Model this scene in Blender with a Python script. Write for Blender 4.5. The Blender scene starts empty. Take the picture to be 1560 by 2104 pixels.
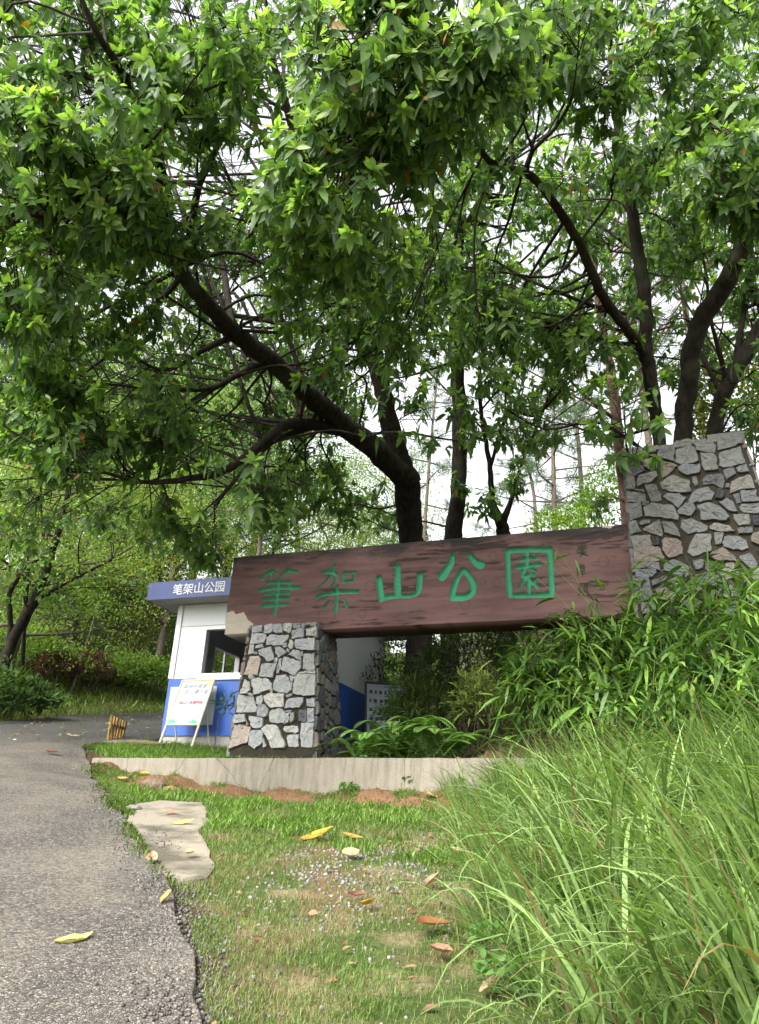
import bpy, math, random
import numpy as np
from mathutils import Vector

rng = np.random.default_rng(7)
random.seed(7)
SC = bpy.context.scene
COL = SC.collection

# ------------------------------------------------------------------ camera
FPX, PITCH, ROLL, CZ = 1583.0, math.radians(23.0), math.radians(2.7), 1.0
_R0 = np.array([1, 0, 0.]); _U0 = np.array([0, -math.sin(PITCH), math.cos(PITCH)])
_F = np.array([0, math.cos(PITCH), math.sin(PITCH)])
_R = math.cos(ROLL) * _R0 + math.sin(ROLL) * _U0
_U = -math.sin(ROLL) * _R0 + math.cos(ROLL) * _U0
CAM = np.array([0, 0, CZ])
cam = bpy.data.cameras.new("camera"); cam_o = bpy.data.objects.new("camera", cam); COL.objects.link(cam_o)
cam.sensor_fit = 'VERTICAL'; cam.sensor_height = 36.0; cam.lens = 36.0 * FPX / 2104.0
cam.clip_start = 0.05; cam.clip_end = 2000
from mathutils import Matrix
m = Matrix.Identity(4)
for i in range(3):
    m[i][0] = _R[i]; m[i][1] = _U[i]; m[i][2] = -_F[i]; m[i][3] = CAM[i]
cam_o.matrix_world = m
SC.camera = cam_o

# ------------------------------------------------------------------ light
SUN_AZ, SUN_EL = math.radians(217), math.radians(42)
W = bpy.data.worlds.new("World"); SC.world = W; W.use_nodes = True
nt = W.node_tree; nt.nodes.clear()
sky = nt.nodes.new('ShaderNodeTexSky'); sky.sky_type = 'NISHITA'; sky.sun_disc = False
sky.sun_elevation = SUN_EL; sky.sun_rotation = SUN_AZ; sky.dust_density = 4.0; sky.air_density = 1.0; sky.ozone_density = 1.0
hs = nt.nodes.new('ShaderNodeHueSaturation'); hs.inputs['Saturation'].default_value = 0.12
bg = nt.nodes.new('ShaderNodeBackground'); bg.inputs['Strength'].default_value = 0.15
wo = nt.nodes.new('ShaderNodeOutputWorld')
nt.links.new(sky.outputs[0], hs.inputs['Color']); nt.links.new(hs.outputs[0], bg.inputs['Color']); nt.links.new(bg.outputs[0], wo.inputs[0])
sd = bpy.data.lights.new("sun", 'SUN'); so = bpy.data.objects.new("sun", sd); COL.objects.link(so)
sd.energy = 1.35; sd.angle = math.radians(12); sd.color = (1.0, 0.95, 0.88)
_sv = Vector((math.sin(SUN_AZ) * math.cos(SUN_EL), math.cos(SUN_AZ) * math.cos(SUN_EL), math.sin(SUN_EL)))
so.rotation_euler = _sv.to_track_quat('Z', 'Y').to_euler()
SC.view_settings.view_transform = 'Standard'; SC.view_settings.look = 'None'
SC.view_settings.exposure = 1.95; SC.view_settings.gamma = 1.0
SC.cycles.max_bounces = 6; SC.cycles.diffuse_bounces = 3; SC.cycles.transmission_bounces = 4
SC.cycles.transparent_max_bounces = 8; SC.cycles.caustics_reflective = False; SC.cycles.caustics_refractive = False

# ------------------------------------------------------------------ helpers
def at(px, py, Y):
    d = _F + _R * (px - 780) / FPX + _U * (1052 - py) / FPX
    return CAM + d * Y / d[1]
def atw(px, py, w):
    return CAM + w * (_F + _R * (px - 780) / FPX + _U * (1052 - py) / FPX)
def atw_n(px, py, w):
    px = np.asarray(px, float); py = np.asarray(py, float); w = np.asarray(w, float)
    return CAM + w[:, None] * (_F[None] + _R[None] * ((px - 780) / FPX)[:, None] + _U[None] * ((1052 - py) / FPX)[:, None])
def nrm(v):
    v = np.asarray(v, float); return v / (np.linalg.norm(v, axis=-1, keepdims=True) + 1e-9)

def tag(o, label=None, cat=None, group=None, kind=None):
    if label: o['label'] = label
    if cat: o['category'] = cat
    if group: o['group'] = group
    if kind: o['kind'] = kind
    return o
def empty(name, loc=(0, 0, 0)):
    o = bpy.data.objects.new(name, None); COL.objects.link(o); o.location = [float(c) for c in loc]; o.empty_display_size = .1
    return o
def link(name, me, parent=None, world=True):
    o = bpy.data.objects.new(name, me); COL.objects.link(o)
    if parent is not None:
        o.parent = parent
        if world: o.location = -Vector(abs_loc(parent))
    return o
def abs_loc(o):
    v = Vector(o.location)
    while o.parent is not None:
        o = o.parent; v += Vector(o.location)
    return v

def np_mesh(name, V, faces_list, mat, cols=None, smooth=False, attrs=None, midx=None):
    """V (n,3); faces_list = list of int arrays (m,k)"""
    me = bpy.data.meshes.new(name)
    V = np.ascontiguousarray(V, dtype=np.float32)
    me.vertices.add(len(V)); me.vertices.foreach_set('co', V.ravel())
    loops = np.concatenate([f.ravel() for f in faces_list]).astype(np.int32)
    tot = np.concatenate([np.full(len(f), f.shape[1]) for f in faces_list]).astype(np.int32)
    st = np.concatenate([[0], np.cumsum(tot)[:-1]]).astype(np.int32)
    me.loops.add(len(loops)); me.loops.foreach_set('vertex_index', loops)
    me.polygons.add(len(tot)); me.polygons.foreach_set('loop_start', st); me.polygons.foreach_set('loop_total', tot)
    if smooth: me.polygons.foreach_set('use_smooth', np.ones(len(tot), bool))
    for mm in (mat if isinstance(mat, (list, tuple)) else [mat]): me.materials.append(mm)
    if midx is not None: me.polygons.foreach_set('material_index', np.asarray(midx, np.int32))
    me.update(calc_edges=True)
    if cols is not None:
        a = me.color_attributes.new('Col', 'FLOAT_COLOR', 'POINT')
        c = np.ones((len(V), 4), np.float32); c[:, :3] = cols
        a.data.foreach_set('color', c.ravel())
    for k, v in (attrs or {}).items():
        a = me.attributes.new(k, 'FLOAT', 'POINT'); a.data.foreach_set('value', np.ascontiguousarray(v, np.float32))
    me.validate(clean_customdata=False)
    return me

class MB:
    """collects polygons into one mesh"""
    def __init__(s): s.v = []; s.f = []; s.m = []; s.c = []
    def add(s, verts, faces, mi=0, col=(1, 1, 1)):
        b = len(s.v); s.v += [tuple(map(float, p)) for p in verts]; s.c += [col] * len(verts)
        s.f += [tuple(b + i for i in f) for f in faces]; s.m += [mi] * len(faces)
    def box(s, o, ax, ay, az, mi=0, col=(1, 1, 1)):
        """corner o and three edge vectors"""
        o, ax, ay, az = [np.asarray(q, float) for q in (o, ax, ay, az)]
        P = [o, o + ax, o + ax + ay, o + ay]; P += [p + az for p in P]
        F = [(0, 3, 2, 1), (4, 5, 6, 7), (0, 1, 5, 4), (1, 2, 6, 5), (2, 3, 7, 6), (3, 0, 4, 7)]
        if np.dot(np.cross(ax, ay), az) < 0: F = [f[::-1] for f in F]
        s.add(P, F, mi, col)
    def tube(s, pts, rad, n=8, mi=0, col=(1, 1, 1), cap=True):
        V, Q = tube_np(np.asarray(pts, float), np.broadcast_to(rad, len(pts)).astype(float), n)
        F = [tuple(q) for q in Q]
        if cap: F += [tuple(range(n))[::-1], tuple(range(len(V) - n, len(V)))]
        s.add(V, F, mi, col)
    def build(s, name, mat, parent=None, bevel=0, smooth=False):
        me = bpy.data.meshes.new(name); me.from_pydata(s.v, [], s.f)
        for mm in (mat if isinstance(mat, (list, tuple)) else [mat]): me.materials.append(mm)
        me.polygons.foreach_set('material_index', s.m)
        if smooth: me.polygons.foreach_set('use_smooth', [True] * len(s.f))
        a = me.color_attributes.new('Col', 'FLOAT_COLOR', 'POINT')
        a.data.foreach_set('color', np.array([list(c) + [1] for c in s.c], np.float32).ravel())
        me.update()
        o = link(name, me, parent)
        if bevel:
            b = o.modifiers.new('bevel', 'BEVEL'); b.width = bevel; b.segments = 2; b.limit_method = 'ANGLE'
        return o

def tube_np(P, rad, n=8, wob=0, r=None):
    """ring tube along polyline"""
    T = np.gradient(P, axis=0); T = nrm(T)
    ref = np.array([0.3, 0.9, 0.1]) if abs(T[0][2]) > .7 else np.array([0, 0, 1.])
    N = np.zeros_like(P); a = nrm(np.cross(T[0], ref)); N[0] = a
    for i in range(1, len(P)):
        a = a - T[i] * np.dot(a, T[i]); a = a / (np.linalg.norm(a) + 1e-9); N[i] = a
    B = np.cross(T, N); th = np.linspace(0, 2 * np.pi, n, endpoint=False)
    R = rad[:, None] * np.ones((1, n))
    if wob: R = R * (1 + wob * (r or rng).normal(size=R.shape))
    V = P[:, None] + R[..., None] * (np.cos(th)[None, :, None] * N[:, None] + np.sin(th)[None, :, None] * B[:, None])
    k = np.arange(len(P) - 1)[:, None] * n; j = np.arange(n)[None]; j2 = (j + 1) % n
    Q = np.stack([k + j, k + j2, k + n + j2, k + n + j], -1).reshape(-1, 4)
    return V.reshape(-1, 3), Q

def catmull(P, k=6):
    P = np.asarray(P, float)
    E = np.vstack([2 * P[0] - P[1], P, 2 * P[-1] - P[-2]]); out = []
    for i in range(1, len(E) - 2):
        t = np.linspace(0, 1, k, endpoint=False)[:, None]
        a, b, c, d = E[i - 1], E[i], E[i + 1], E[i + 2]
        out.append(.5 * (2 * b + (c - a) * t + (2 * a - 5 * b + 4 * c - d) * t ** 2 + (3 * b - a - 3 * c + d) * t ** 3))
    out.append(P[-1:]); return np.vstack(out)

_tab = rng.random((256, 256))
def vnoise(x, y, s=1.0, seed=0):
    x = np.asarray(x, float) / s + seed * 17.31; y = np.asarray(y, float) / s + seed * 9.77
    xi = np.floor(x).astype(int); yi = np.floor(y).astype(int); fx = x - xi; fy = y - yi
    fx = fx * fx * (3 - 2 * fx); fy = fy * fy * (3 - 2 * fy)
    g = lambda i, j: _tab[i % 256, j % 256]
    return (g(xi, yi) * (1 - fx) + g(xi + 1, yi) * fx) * (1 - fy) + (g(xi, yi + 1) * (1 - fx) + g(xi + 1, yi + 1) * fx) * fy
def fbm(x, y, s=1.0, o=4, seed=0):
    t = 0; a = .5; n = 0
    for i in range(o):
        t = t + a * vnoise(x, y, s, seed + i); n += a; a *= .5; s *= .5
    return t / n
def sstep(a, b, x):
    t = np.clip((x - a) / (b - a), 0, 1); return t * t * (3 - 2 * t)

# ------------------------------------------------------------------ materials
class NT:
    def __init__(s, name, rough=.8, spec=.3):
        s.m = bpy.data.materials.new(name); s.m.use_nodes = True; s.t = s.m.node_tree
        s.b = s.t.nodes['Principled BSDF']; s.b.inputs['Roughness'].default_value = rough
        s.b.inputs['Specular IOR Level'].default_value = spec
        s._co = None
    def n(s, typ, ins=None, **kw):
        q = s.t.nodes.new(typ)
        for k, v in kw.items(): setattr(q, k, v)
        for k, v in (ins or {}).items():
            if hasattr(v, 'links') or isinstance(v, bpy.types.NodeSocket): s.t.links.new(v, q.inputs[k])
            else: q.inputs[k].default_value = v
        return q
    def co(s, scale=None):
        if s._co is None: s._co = s.n('ShaderNodeTexCoord').outputs['Object']
        if scale is None: return s._co
        return s.n('ShaderNodeMapping', {0: s._co, 'Scale': scale}).outputs[0]
    def noise(s, scale, detail=4, rough=.6, vec=None, dist=0):
        return s.n('ShaderNodeTexNoise', {'Vector': vec or s.co(), 'Scale': scale, 'Detail': detail, 'Roughness': rough, 'Distortion': dist}).outputs[0]
    def ramp(s, fac, stops):
        q = s.n('ShaderNodeValToRGB', {0: fac}); e = q.color_ramp.elements
        while len(e) < len(stops): e.new(.5)
        for i, (p, c) in enumerate(stops):
            e[i].position = p; e[i].color = (*c, 1) if hasattr(c, '__len__') else (c, c, c, 1)
        return q.outputs[0]
    def mix(s, fac, a, b, bt='MIX'):
        q = s.n('ShaderNodeMix', data_type='RGBA', blend_type=bt)
        for k, v in ((0, fac), (6, a), (7, b)):
            if isinstance(v, bpy.types.NodeSocket): s.t.links.new(v, q.inputs[k])
            else: q.inputs[k].default_value = (*v, 1) if hasattr(v, '__len__') else v
        return q.outputs[2]
    def attr(s, name='Col', out=0): return s.n('ShaderNodeAttribute', attribute_name=name).outputs[out]
    def math(s, op, a, b=0.):
        q = s.n('ShaderNodeMath', operation=op)
        for k, v in ((0, a), (1, b)):
            if isinstance(v, bpy.types.NodeSocket): s.t.links.new(v, q.inputs[k])
            else: q.inputs[k].default_value = v
        return q.outputs[0]
    def base(s, c):
        if isinstance(c, bpy.types.NodeSocket): s.t.links.new(c, s.b.inputs['Base Color'])
        else: s.b.inputs['Base Color'].default_value = (*c, 1)
    def rough(s, c): s.t.links.new(c, s.b.inputs['Roughness'])
    def bump(s, h, dist=.01, strength=1.0):
        q = s.n('ShaderNodeBump', {'Height': h, 'Distance': dist, 'Strength': strength}); s.t.links.new(q.outputs[0], s.b.inputs['Normal'])

def leaf_mat(name, trans=.35, rough=.4, spec=.5, sat=1.0):
    k = NT(name, rough, spec); c = k.attr()
    nz = k.noise(40, 2); c2 = k.mix(.5, c, k.mix(1.0, c, k.ramp(nz, [(.3, .55), (.7, 1.3)]), 'MULTIPLY'))
    k.base(c2)
    tr = k.n('ShaderNodeBsdfTranslucent'); tc = k.mix(1.0, c2, (1.25, 1.4, .55), 'MULTIPLY'); k.t.links.new(tc, tr.inputs[0])
    mx = k.n('ShaderNodeMixShader', {0: trans, 1: k.b.outputs[0], 2: tr.outputs[0]})
    k.t.links.new(mx.outputs[0], k.t.nodes['Material Output'].inputs[0]); return k.m
M_LEAF = leaf_mat('tree_leaf', .54, .45, .35)
M_LEAF_FAR = leaf_mat('far_leaf', .42, .6, .25)
M_GRASS = leaf_mat('grass_blade', .35, .55, .3)
M_FERN = leaf_mat('fern_leaf', .3, .5, .35)
M_BAMBOO = leaf_mat('bamboo_leaf', .3, .45, .4)
M_DRY = leaf_mat('dry_leaf', .15, .55, .3)

def bark_mat(name, c1, c2):
    k = NT(name, .9, .15); v = k.co((1, 1, .25)); n1 = k.noise(22, 6, .7, v); n2 = k.noise(3, 3)
    c = k.mix(k.ramp(n1, [(.35, 0.), (.7, 1.)]), c1, c2)
    c = k.mix(k.ramp(n2, [(.5, 0.), (.75, .5)]), c, (.07, .085, .045))
    k.base(c); k.bump(n1, .02, .8); return k.m
M_BARK = bark_mat('dark_bark', (.010, .008, .0065), (.043, .034, .027))
M_BARK_R = bark_mat('reddish_bark', (.07, .038, .028), (.2, .125, .1))
M_BARK_L = bark_mat('grey_bark', (.05, .04, .03), (.16, .13, .1))

def simple(name, c, rough=.6, spec=.3, nscale=8, var=.15, bump=0):
    k = NT(name, rough, spec); n = k.noise(nscale, 5)
    k.base(k.mix(n, tuple(q * (1 - var) for q in c), tuple(q * (1 + var) for q in c)))
    if bump: k.bump(k.noise(nscale * 6, 4), bump)
    return k.m

# ------------------------------------------------------------------ terrain
KL = np.array([-3.03, 8.93]); KR = np.array([1.5, 6.72])          # kerb top front line
_kd = (KR - KL) / np.linalg.norm(KR - KL); _kn = np.array([-_kd[1], _kd[0]])   # kn points away from camera
if _kn[1] < 0: _kn = -_kn
def kerb_dist(x, y): return (x - KL[0]) * _kn[0] + (y - KL[1]) * _kn[1]
def kerb_s(x, y): return (x - KL[0]) * _kd[0] + (y - KL[1]) * _kd[1]
def toe_x(y):
    return np.where(y < 7, .38 + .055 * y, np.where(y < 9, .76 - .1 * (y - 7), .56))
def road_r(y):
    return np.interp(y, [-4, 0, 2.59, 3.45, 4.64, 5.9, 7.3, 8.9, 9.7, 11, 13.5, 16, 20, 24, 30], [.9, .15, -.47, -.72, -1.2, -1.78, -2.42, -3.06, -3.4, -3.15, -2.5, -1.7, .5, 3.2, 8])
def road_l(y):
    return np.interp(y, [-4, 0, 5, 11, 13, 15, 16.8, 18.5, 22, 27, 30], [-4.5, -4.8, -5.4, -6.1, -6.5, -6.4, -5.9, -4.9, -2.6, 1, 4])
def zg(x, y):
    x = np.asarray(x, float); y = np.asarray(y, float)
    b = .19 * np.minimum(y, 60) + .06 * np.maximum(y - 24, 0) * (y < 60) + (y >= 60) * 2.16
    kd = kerb_dist(x, y)
    wv = sstep(0.02, .10, kd) * (1 - sstep(1.6, 3.0, kd))
    bed = np.maximum(b, 1.665 + .07 * np.clip(kd - .15, 0, 1))
    b = b * (1 - wv) + bed * wv
    # earth washed up in front of the kerb
    ks = kerb_s(x, y)
    fr_ = (kd < .1) * np.exp(-(np.minimum(kd, 0) / 1.0) ** 2)
    b = b + fr_ * np.interp(ks, [-.6, .0, .5, 1.5, 2.6, 3.8, 5.2], [0, -.08, -.17, -.22, -.20, -.08, .0]) + (.10 + .16 * (fbm(x, y, .22, 3, 15) - .5)) * sstep(-.52, -.16, kd) * (kd < .1) * sstep(-.2, .4, ks)
    s = .22 + .18 * sstep(4.6, 6.4, y) + .45 * sstep(7.2, 11, y)
    d = x - toe_x(y)
    v = s * (np.sqrt(np.maximum(d, 0) ** 2 + .05) - .22) * (d > 0)
    far = sstep(26, 60, y)
    b = b + 8 * np.tanh(np.maximum(v, 0) / 8) * (1 - far * .5)
    # slope rising on the far side of the road
    dl = (road_l(y) - .6) - x
    b = b + 5 * np.tanh(np.maximum(dl, 0) * .35 / 5)
    b = b + .03 * (fbm(x, y, .5, 3, 5) - .5) * sstep(-.2, .2, x - road_r(y)) + .25 * (fbm(x, y, 4, 3, 2) - .5) * sstep(9, 18, np.hypot(x, y))
    return b

def axis_vals(lo, f0, f1, hi, fine):
    mid = np.arange(f0, f1, fine)
    a = f0 - np.geomspace(fine, f0 - lo, 30)[::-1]; b = f1 + np.geomspace(fine, hi - f1, 34) - fine
    return np.concatenate([a, mid, b[0:]])
def gpos(px, py, dz=0.0):
    d = _F + _R * (px - 780) / FPX + _U * (1052 - py) / FPX; lo, hi = .5, 60.
    for t in np.linspace(1.5, 60, 1200):
        p = CAM + d * t
        if p[2] < zg(p[0], p[1]): break
        lo = t
    hi = t
    for _ in range(25):
        mid = (lo + hi) / 2; p = CAM + d * mid
        if p[2] < zg(p[0], p[1]): hi = mid
        else: lo = mid
    p = CAM + d * lo; return np.array([p[0], p[1], float(zg(p[0], p[1])) + dz])
gx = axis_vals(-140, -3.6, 2.6, 140, .05); gy = axis_vals(-60, 2.0, 9.6, 320, .05)
GX, GY = np.meshgrid(gx, gy); GZ = zg(GX, GY)
inroad = (GX > road_l(GY)) & (GX < road_r(GY)) & (GY < 29) & (GY > -4)
GZ = np.where(inroad, GZ - .02, GZ)
kd = kerb_dist(GX, GY); ks = kerb_s(GX, GY)
soil = np.array([.17, .115, .07]); redsoil = np.array([.20, .108, .064]); green = np.array([.07, .10, .028]); dark = np.array([.05, .035, .02]); sand = np.array([.36, .27, .17])
n1 = fbm(GX, GY, .6, 4, 3); n2 = fbm(GX, GY, .25, 3, 8)
C = soil[None, None] * np.ones((*GX.shape, 1))
def lay(C, c, w): return C * (1 - w[..., None]) + c * w[..., None]
C = lay(C, green, sstep(.42, .6, n1))
lawn = (GX > road_r(GY)) & (kd < 0)
C = lay(C, sand * .8, sstep(.54, .66, n2) * lawn * .7)
C = lay(C, redsoil, (sstep(-.75, -.5, kd) * (kd < .15) * sstep(.25, .36, n2 + .12 * (kd > -.45))))
edge = np.exp(-((GX - road_r(GY) - .05) / .12) ** 2) * (GY < 10)
C = lay(C, np.array([.035, .032, .015]), edge * .85)
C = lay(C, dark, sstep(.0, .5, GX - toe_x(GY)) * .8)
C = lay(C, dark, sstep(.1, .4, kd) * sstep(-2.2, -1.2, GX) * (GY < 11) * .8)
C = lay(C, np.array([.06, .07, .025]), sstep(14, 22, np.hypot(GX, GY)))
nx, ny = len(gx), len(gy)
ii = np.arange(ny - 1)[:, None] * nx + np.arange(nx - 1)[None]
Q = np.stack([ii, ii + 1, ii + nx + 1, ii + nx], -1).reshape(-1, 4)
k = NT('earth', .95, .1); c = k.attr(); nz = k.noise(30, 6, .7); c = k.mix(1.0, c, k.ramp(nz, [(.25, .5), (.75, 1.4)]), 'MULTIPLY')
k.base(c); k.bump(k.noise(60, 6, .7), .03, .8); M_EARTH = k.m
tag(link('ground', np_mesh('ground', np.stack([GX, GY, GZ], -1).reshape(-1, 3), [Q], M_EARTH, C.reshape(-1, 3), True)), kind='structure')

# road: a sheet with a ragged thick edge
ys = np.concatenate([np.arange(-4, 11, .06), np.arange(11, 29.5, .25)]); nu = 60
RV = []
for y in ys:
    r = float(road_r(y)) + .10 * (float(fbm(y, 3.3, .35, 3, 4)) - .5) + .16 * (float(fbm(y, 1.3, 1.2, 2, 6)) - .5); l = float(road_l(y))
    u = 1 - (1 - np.linspace(0, 1, nu)) ** 1.6
    xs = l + (r - l) * u; zz = zg(xs, np.full(nu, y)) + .025 + .012 * (fbm(xs, np.full(nu, y), .4, 3, 11) - .5)
    RV.append(np.stack([np.append(xs, r + .015), np.full(nu + 1, y), np.append(zz, zz[-1] - .09)], -1))
RV = np.array(RV); n_ = nu + 1; ii = np.arange(len(ys) - 1)[:, None] * n_ + np.arange(n_ - 1)[None]
Q = np.stack([ii, ii + 1, ii + n_ + 1, ii + n_], -1).reshape(-1, 4)
k = NT('asphalt', .85, .25)
vec = k.mix(.06, k.co(), k.n('ShaderNodeTexNoise', {'Vector': k.co(), 'Scale': 60.}).outputs[1], 'ADD')
vo = k.n('ShaderNodeTexVoronoi', {'Vector': k.co(), 'Scale': 95., 'Randomness': 1.}, feature='F1')
ve = k.n('ShaderNodeTexVoronoi', {'Vector': k.co(), 'Scale': 95., 'Randomness': 1.}, feature='DISTANCE_TO_EDGE')
vs = k.n('ShaderNodeSeparateColor', {0: vo.outputs['Color']})
stone = k.ramp(vs.outputs[0], [(0., (.048, .045, .042)), (.35, (.105, .098, .09)), (.7, (.165, .15, .132)), (.93, (.215, .195, .16)), (1., (.29, .26, .21))])
gap = k.ramp(ve.outputs['Distance'], [(0., 0.), (.16, 1.)])
big = k.noise(1.3, 4, .6)
fines = k.mix(k.ramp(big, [(.4, 0.), (.65, 1.)]), (.035, .031, .026), (.20, .165, .12))
c = k.mix(gap, fines, stone)
yy = k.n('ShaderNodeSeparateXYZ', {0: k.co()}).outputs[1]
farf = k.ramp(k.math('MULTIPLY', yy, 1 / 20.), [(.45, 0.), (.58, 1.)])
c = k.mix(farf, c, k.mix(k.noise(2.5, 5), (.04, .038, .036), (.08, .076, .07)))
k.base(c)
hgt = k.math('ADD', k.math('MULTIPLY', gap, .6), k.math('MULTIPLY', vs.outputs[1], .6))
k.bump(hgt, .006, 1.0); M_ROAD = k.m
tag(link('road', np_mesh('road', RV.reshape(-1, 3), [Q], M_ROAD, None, True)), kind='structure')

# concrete kerb
k = NT('weathered_concrete', .9, .15)
n = k.noise(6, 6, .65); v = k.noise(3, 5, .7, k.co((6, 6, .8)))
c = k.mix(n, (.145, .13, .10), (.25, .225, .18)); c = k.mix(k.ramp(v, [(.45, 0.), (.7, .75)]), c, (.095, .085, .062))
sz = k.noise(140, 2); c = k.mix(k.ramp(sz, [(.62, 0.), (.7, .6)]), c, (.12, .1, .08))
vor = k.n('ShaderNodeTexVoronoi', {'Vector': k.mix(.12, k.co(), k.n('ShaderNodeTexNoise', {'Vector': k.co(), 'Scale': 6.}).outputs[1], 'ADD'), 'Scale': .9}, feature='DISTANCE_TO_EDGE')
cr = k.ramp(vor.outputs['Distance'], [(0., 1.), (.006, 0.)])
c = k.mix(k.math('MULTIPLY', cr, .75), c, (.06, .05, .04))
k.base(c); k.bump(k.math('ADD', k.noise(45, 5), k.math('MULTIPLY', sz, .3)), .012, .7); M_CONC = k.m
ZK = 1.69
L = float(np.linalg.norm(KR - KL)); ns = 90
V = []
for i in range(ns + 1):
    s = L * i / ns; p = KL + _kd * s; j = .006 * (vnoise(s, 0, .15, 3) - .5); jt = .010 * (vnoise(s, 5, .2, 6) - .5)
    a = p - _kn * 0; bck = p + _kn * .13
    zb = float(zg(p[0] - _kn[0] * .05, p[1] - _kn[1] * .05)) - .25
    r_ = .012
    V += [(a[0], a[1] + j, zb), (a[0], a[1] + j, ZK - r_ + jt), (a[0] + _kn[0] * r_, a[1] + _kn[1] * r_, ZK + jt), (bck[0] - _kn[0] * r_, bck[1] - _kn[1] * r_, ZK + jt), (bck[0], bck[1], ZK - r_ + jt), (bck[0], bck[1], zb)]
ii = np.arange(ns)[:, None] * 6 + np.arange(5)[None]
Q = np.stack([ii, ii + 6, ii + 7, ii + 1], -1).reshape(-1, 4)
ends = np.array([[0, 1, 2, 3, 4, 5], [ns * 6 + i for i in (5, 4, 3, 2, 1, 0)]])
o = link('kerb_wall', np_mesh('kerb_wall', np.array(V), [Q, ends], M_CONC))
tag(o, 'low pale concrete kerb wall with hairline cracks below the stone pillar', 'kerb wall')

# broken concrete slab beside the road
pts = [at(q[0], q[1], 1) for q in ()]
slab2d = np.array([gpos(*q_)[:2] for q_ in ((272, 1655), (330, 1648), (415, 1652), (432, 1690), (405, 1712), (428, 1745), (440, 1780), (425, 1812), (378, 1816), (335, 1800), (290, 1745), (262, 1700))])
fine = []
for i in range(len(slab2d)):
    a, b = slab2d[i], slab2d[(i + 1) % len(slab2d)]
    for t in np.linspace(0, 1, 6, endpoint=False):
        fine.append(a + (b - a) * t + rng.normal(0, .007, 2))
fine = np.array(fine); zt = zg(fine[:, 0], fine[:, 1]) * 0 + zg(fine[:, 0], fine[:, 1]) + .012
mb = MB(); nf = len(fine)
mb.add([(*p, z) for p, z in zip(fine, zt)] + [(*p, z - .12) for p, z in zip(fine, zt)], [tuple(range(nf))] + [(i, i + nf, (i + 1) % nf + nf, (i + 1) % nf) for i in range(nf)])
k = NT('wet_stained_concrete', .8, .3)
n = k.noise(2.2, 5, .6); c = k.mix(k.ramp(n, [(.42, 0.), (.55, 1.)]), (.085, .075, .055), (.225, .20, .155)); c = k.mix(k.ramp(k.noise(25, 4), [(.55, 0.), (.8, .6)]), c, (.2, .13, .08))
k.base(c); k.bump(k.noise(50, 5), .008, .6); M_SLAB = k.m
tag(mb.build('path', M_SLAB), kind='structure')

# ------------------------------------------------------------------ sign beam
DL = np.array([-.935, .354, 0]); DL /= np.linalg.norm(DL); DR = -DL; NI = np.array([-DL[1], DL[0], 0]) * -1   # NI points away from camera
NI = np.array([.354, .935, 0]); NI /= np.linalg.norm(NI)
B0 = np.array([-1.728, 8.8, 3.105]); BLEN, BH, BT = 4.62, .945, .42
def beam_uv(px, py):
    d = _F + _R * (px - 780) / FPX + _U * (1052 - py) / FPX
    t = np.dot(B0 - CAM, NI) / np.dot(d, NI); P = CAM + d * t
    return np.dot(P - B0, DR), P[2] - B0[2]
zA = lambda x, y: (520 + x / 4.588, 1120 + y / 4.588)
zB = lambda x, y: (860 + x / 4.105, 1080 + y / 4.105)
A_ = [  # strokes: list of (points, width start, width end) in the survey sheet of the first three characters
 ([(88, 312), (112, 280), (185, 238)], 34, 34), ([(166, 250), (170, 318)], 24, 10), ([(185, 250), (240, 272)], 18, 8),
 ([(246, 300), (322, 232)], 14, 30), ([(325, 238), (408, 254)], 36, 26),
 ([(240, 322), (226, 450), (202, 645)], 32, 34), ([(128, 362), (170, 350), (350, 350)], 26, 30), ([(340, 350), (336, 450)], 26, 22),
 ([(64, 428), (140, 412), (250, 400), (430, 400)], 36, 34), ([(112, 462), (335, 448)], 26, 26), ([(105, 515), (335, 498)], 26, 26), ([(88, 575), (330, 555)], 32, 28),
 ([(762, 190), (742, 262), (690, 335), (604, 410)], 30, 12), ([(660, 254), (735, 254), (785, 282)], 34, 34), ([(785, 282), (768, 348), (728, 392)], 34, 16),
 ([(856, 262), (852, 348)], 26, 22), ([(856, 260), (965, 256)], 24, 26), ([(962, 258), (938, 335)], 26, 22), ([(850, 346), (935, 336)], 26, 26),
 ([(600, 492), (640, 468), (800, 446), (985, 436)], 30, 36), ([(793, 385), (788, 480), (778, 618)], 28, 32), ([(722, 522), (665, 592)], 14, 30), ([(854, 512), (882, 575)], 12, 34),
 ([(1188, 316), (1200, 420), (1208, 505)], 62, 58), ([(1208, 500), (1330, 480), (1480, 478)], 56, 40), ([(1480, 478), (1545, 450), (1568, 380), (1575, 285)], 42, 62), ([(1362, 200), (1360, 330), (1360, 470)], 58, 68),
]
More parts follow.
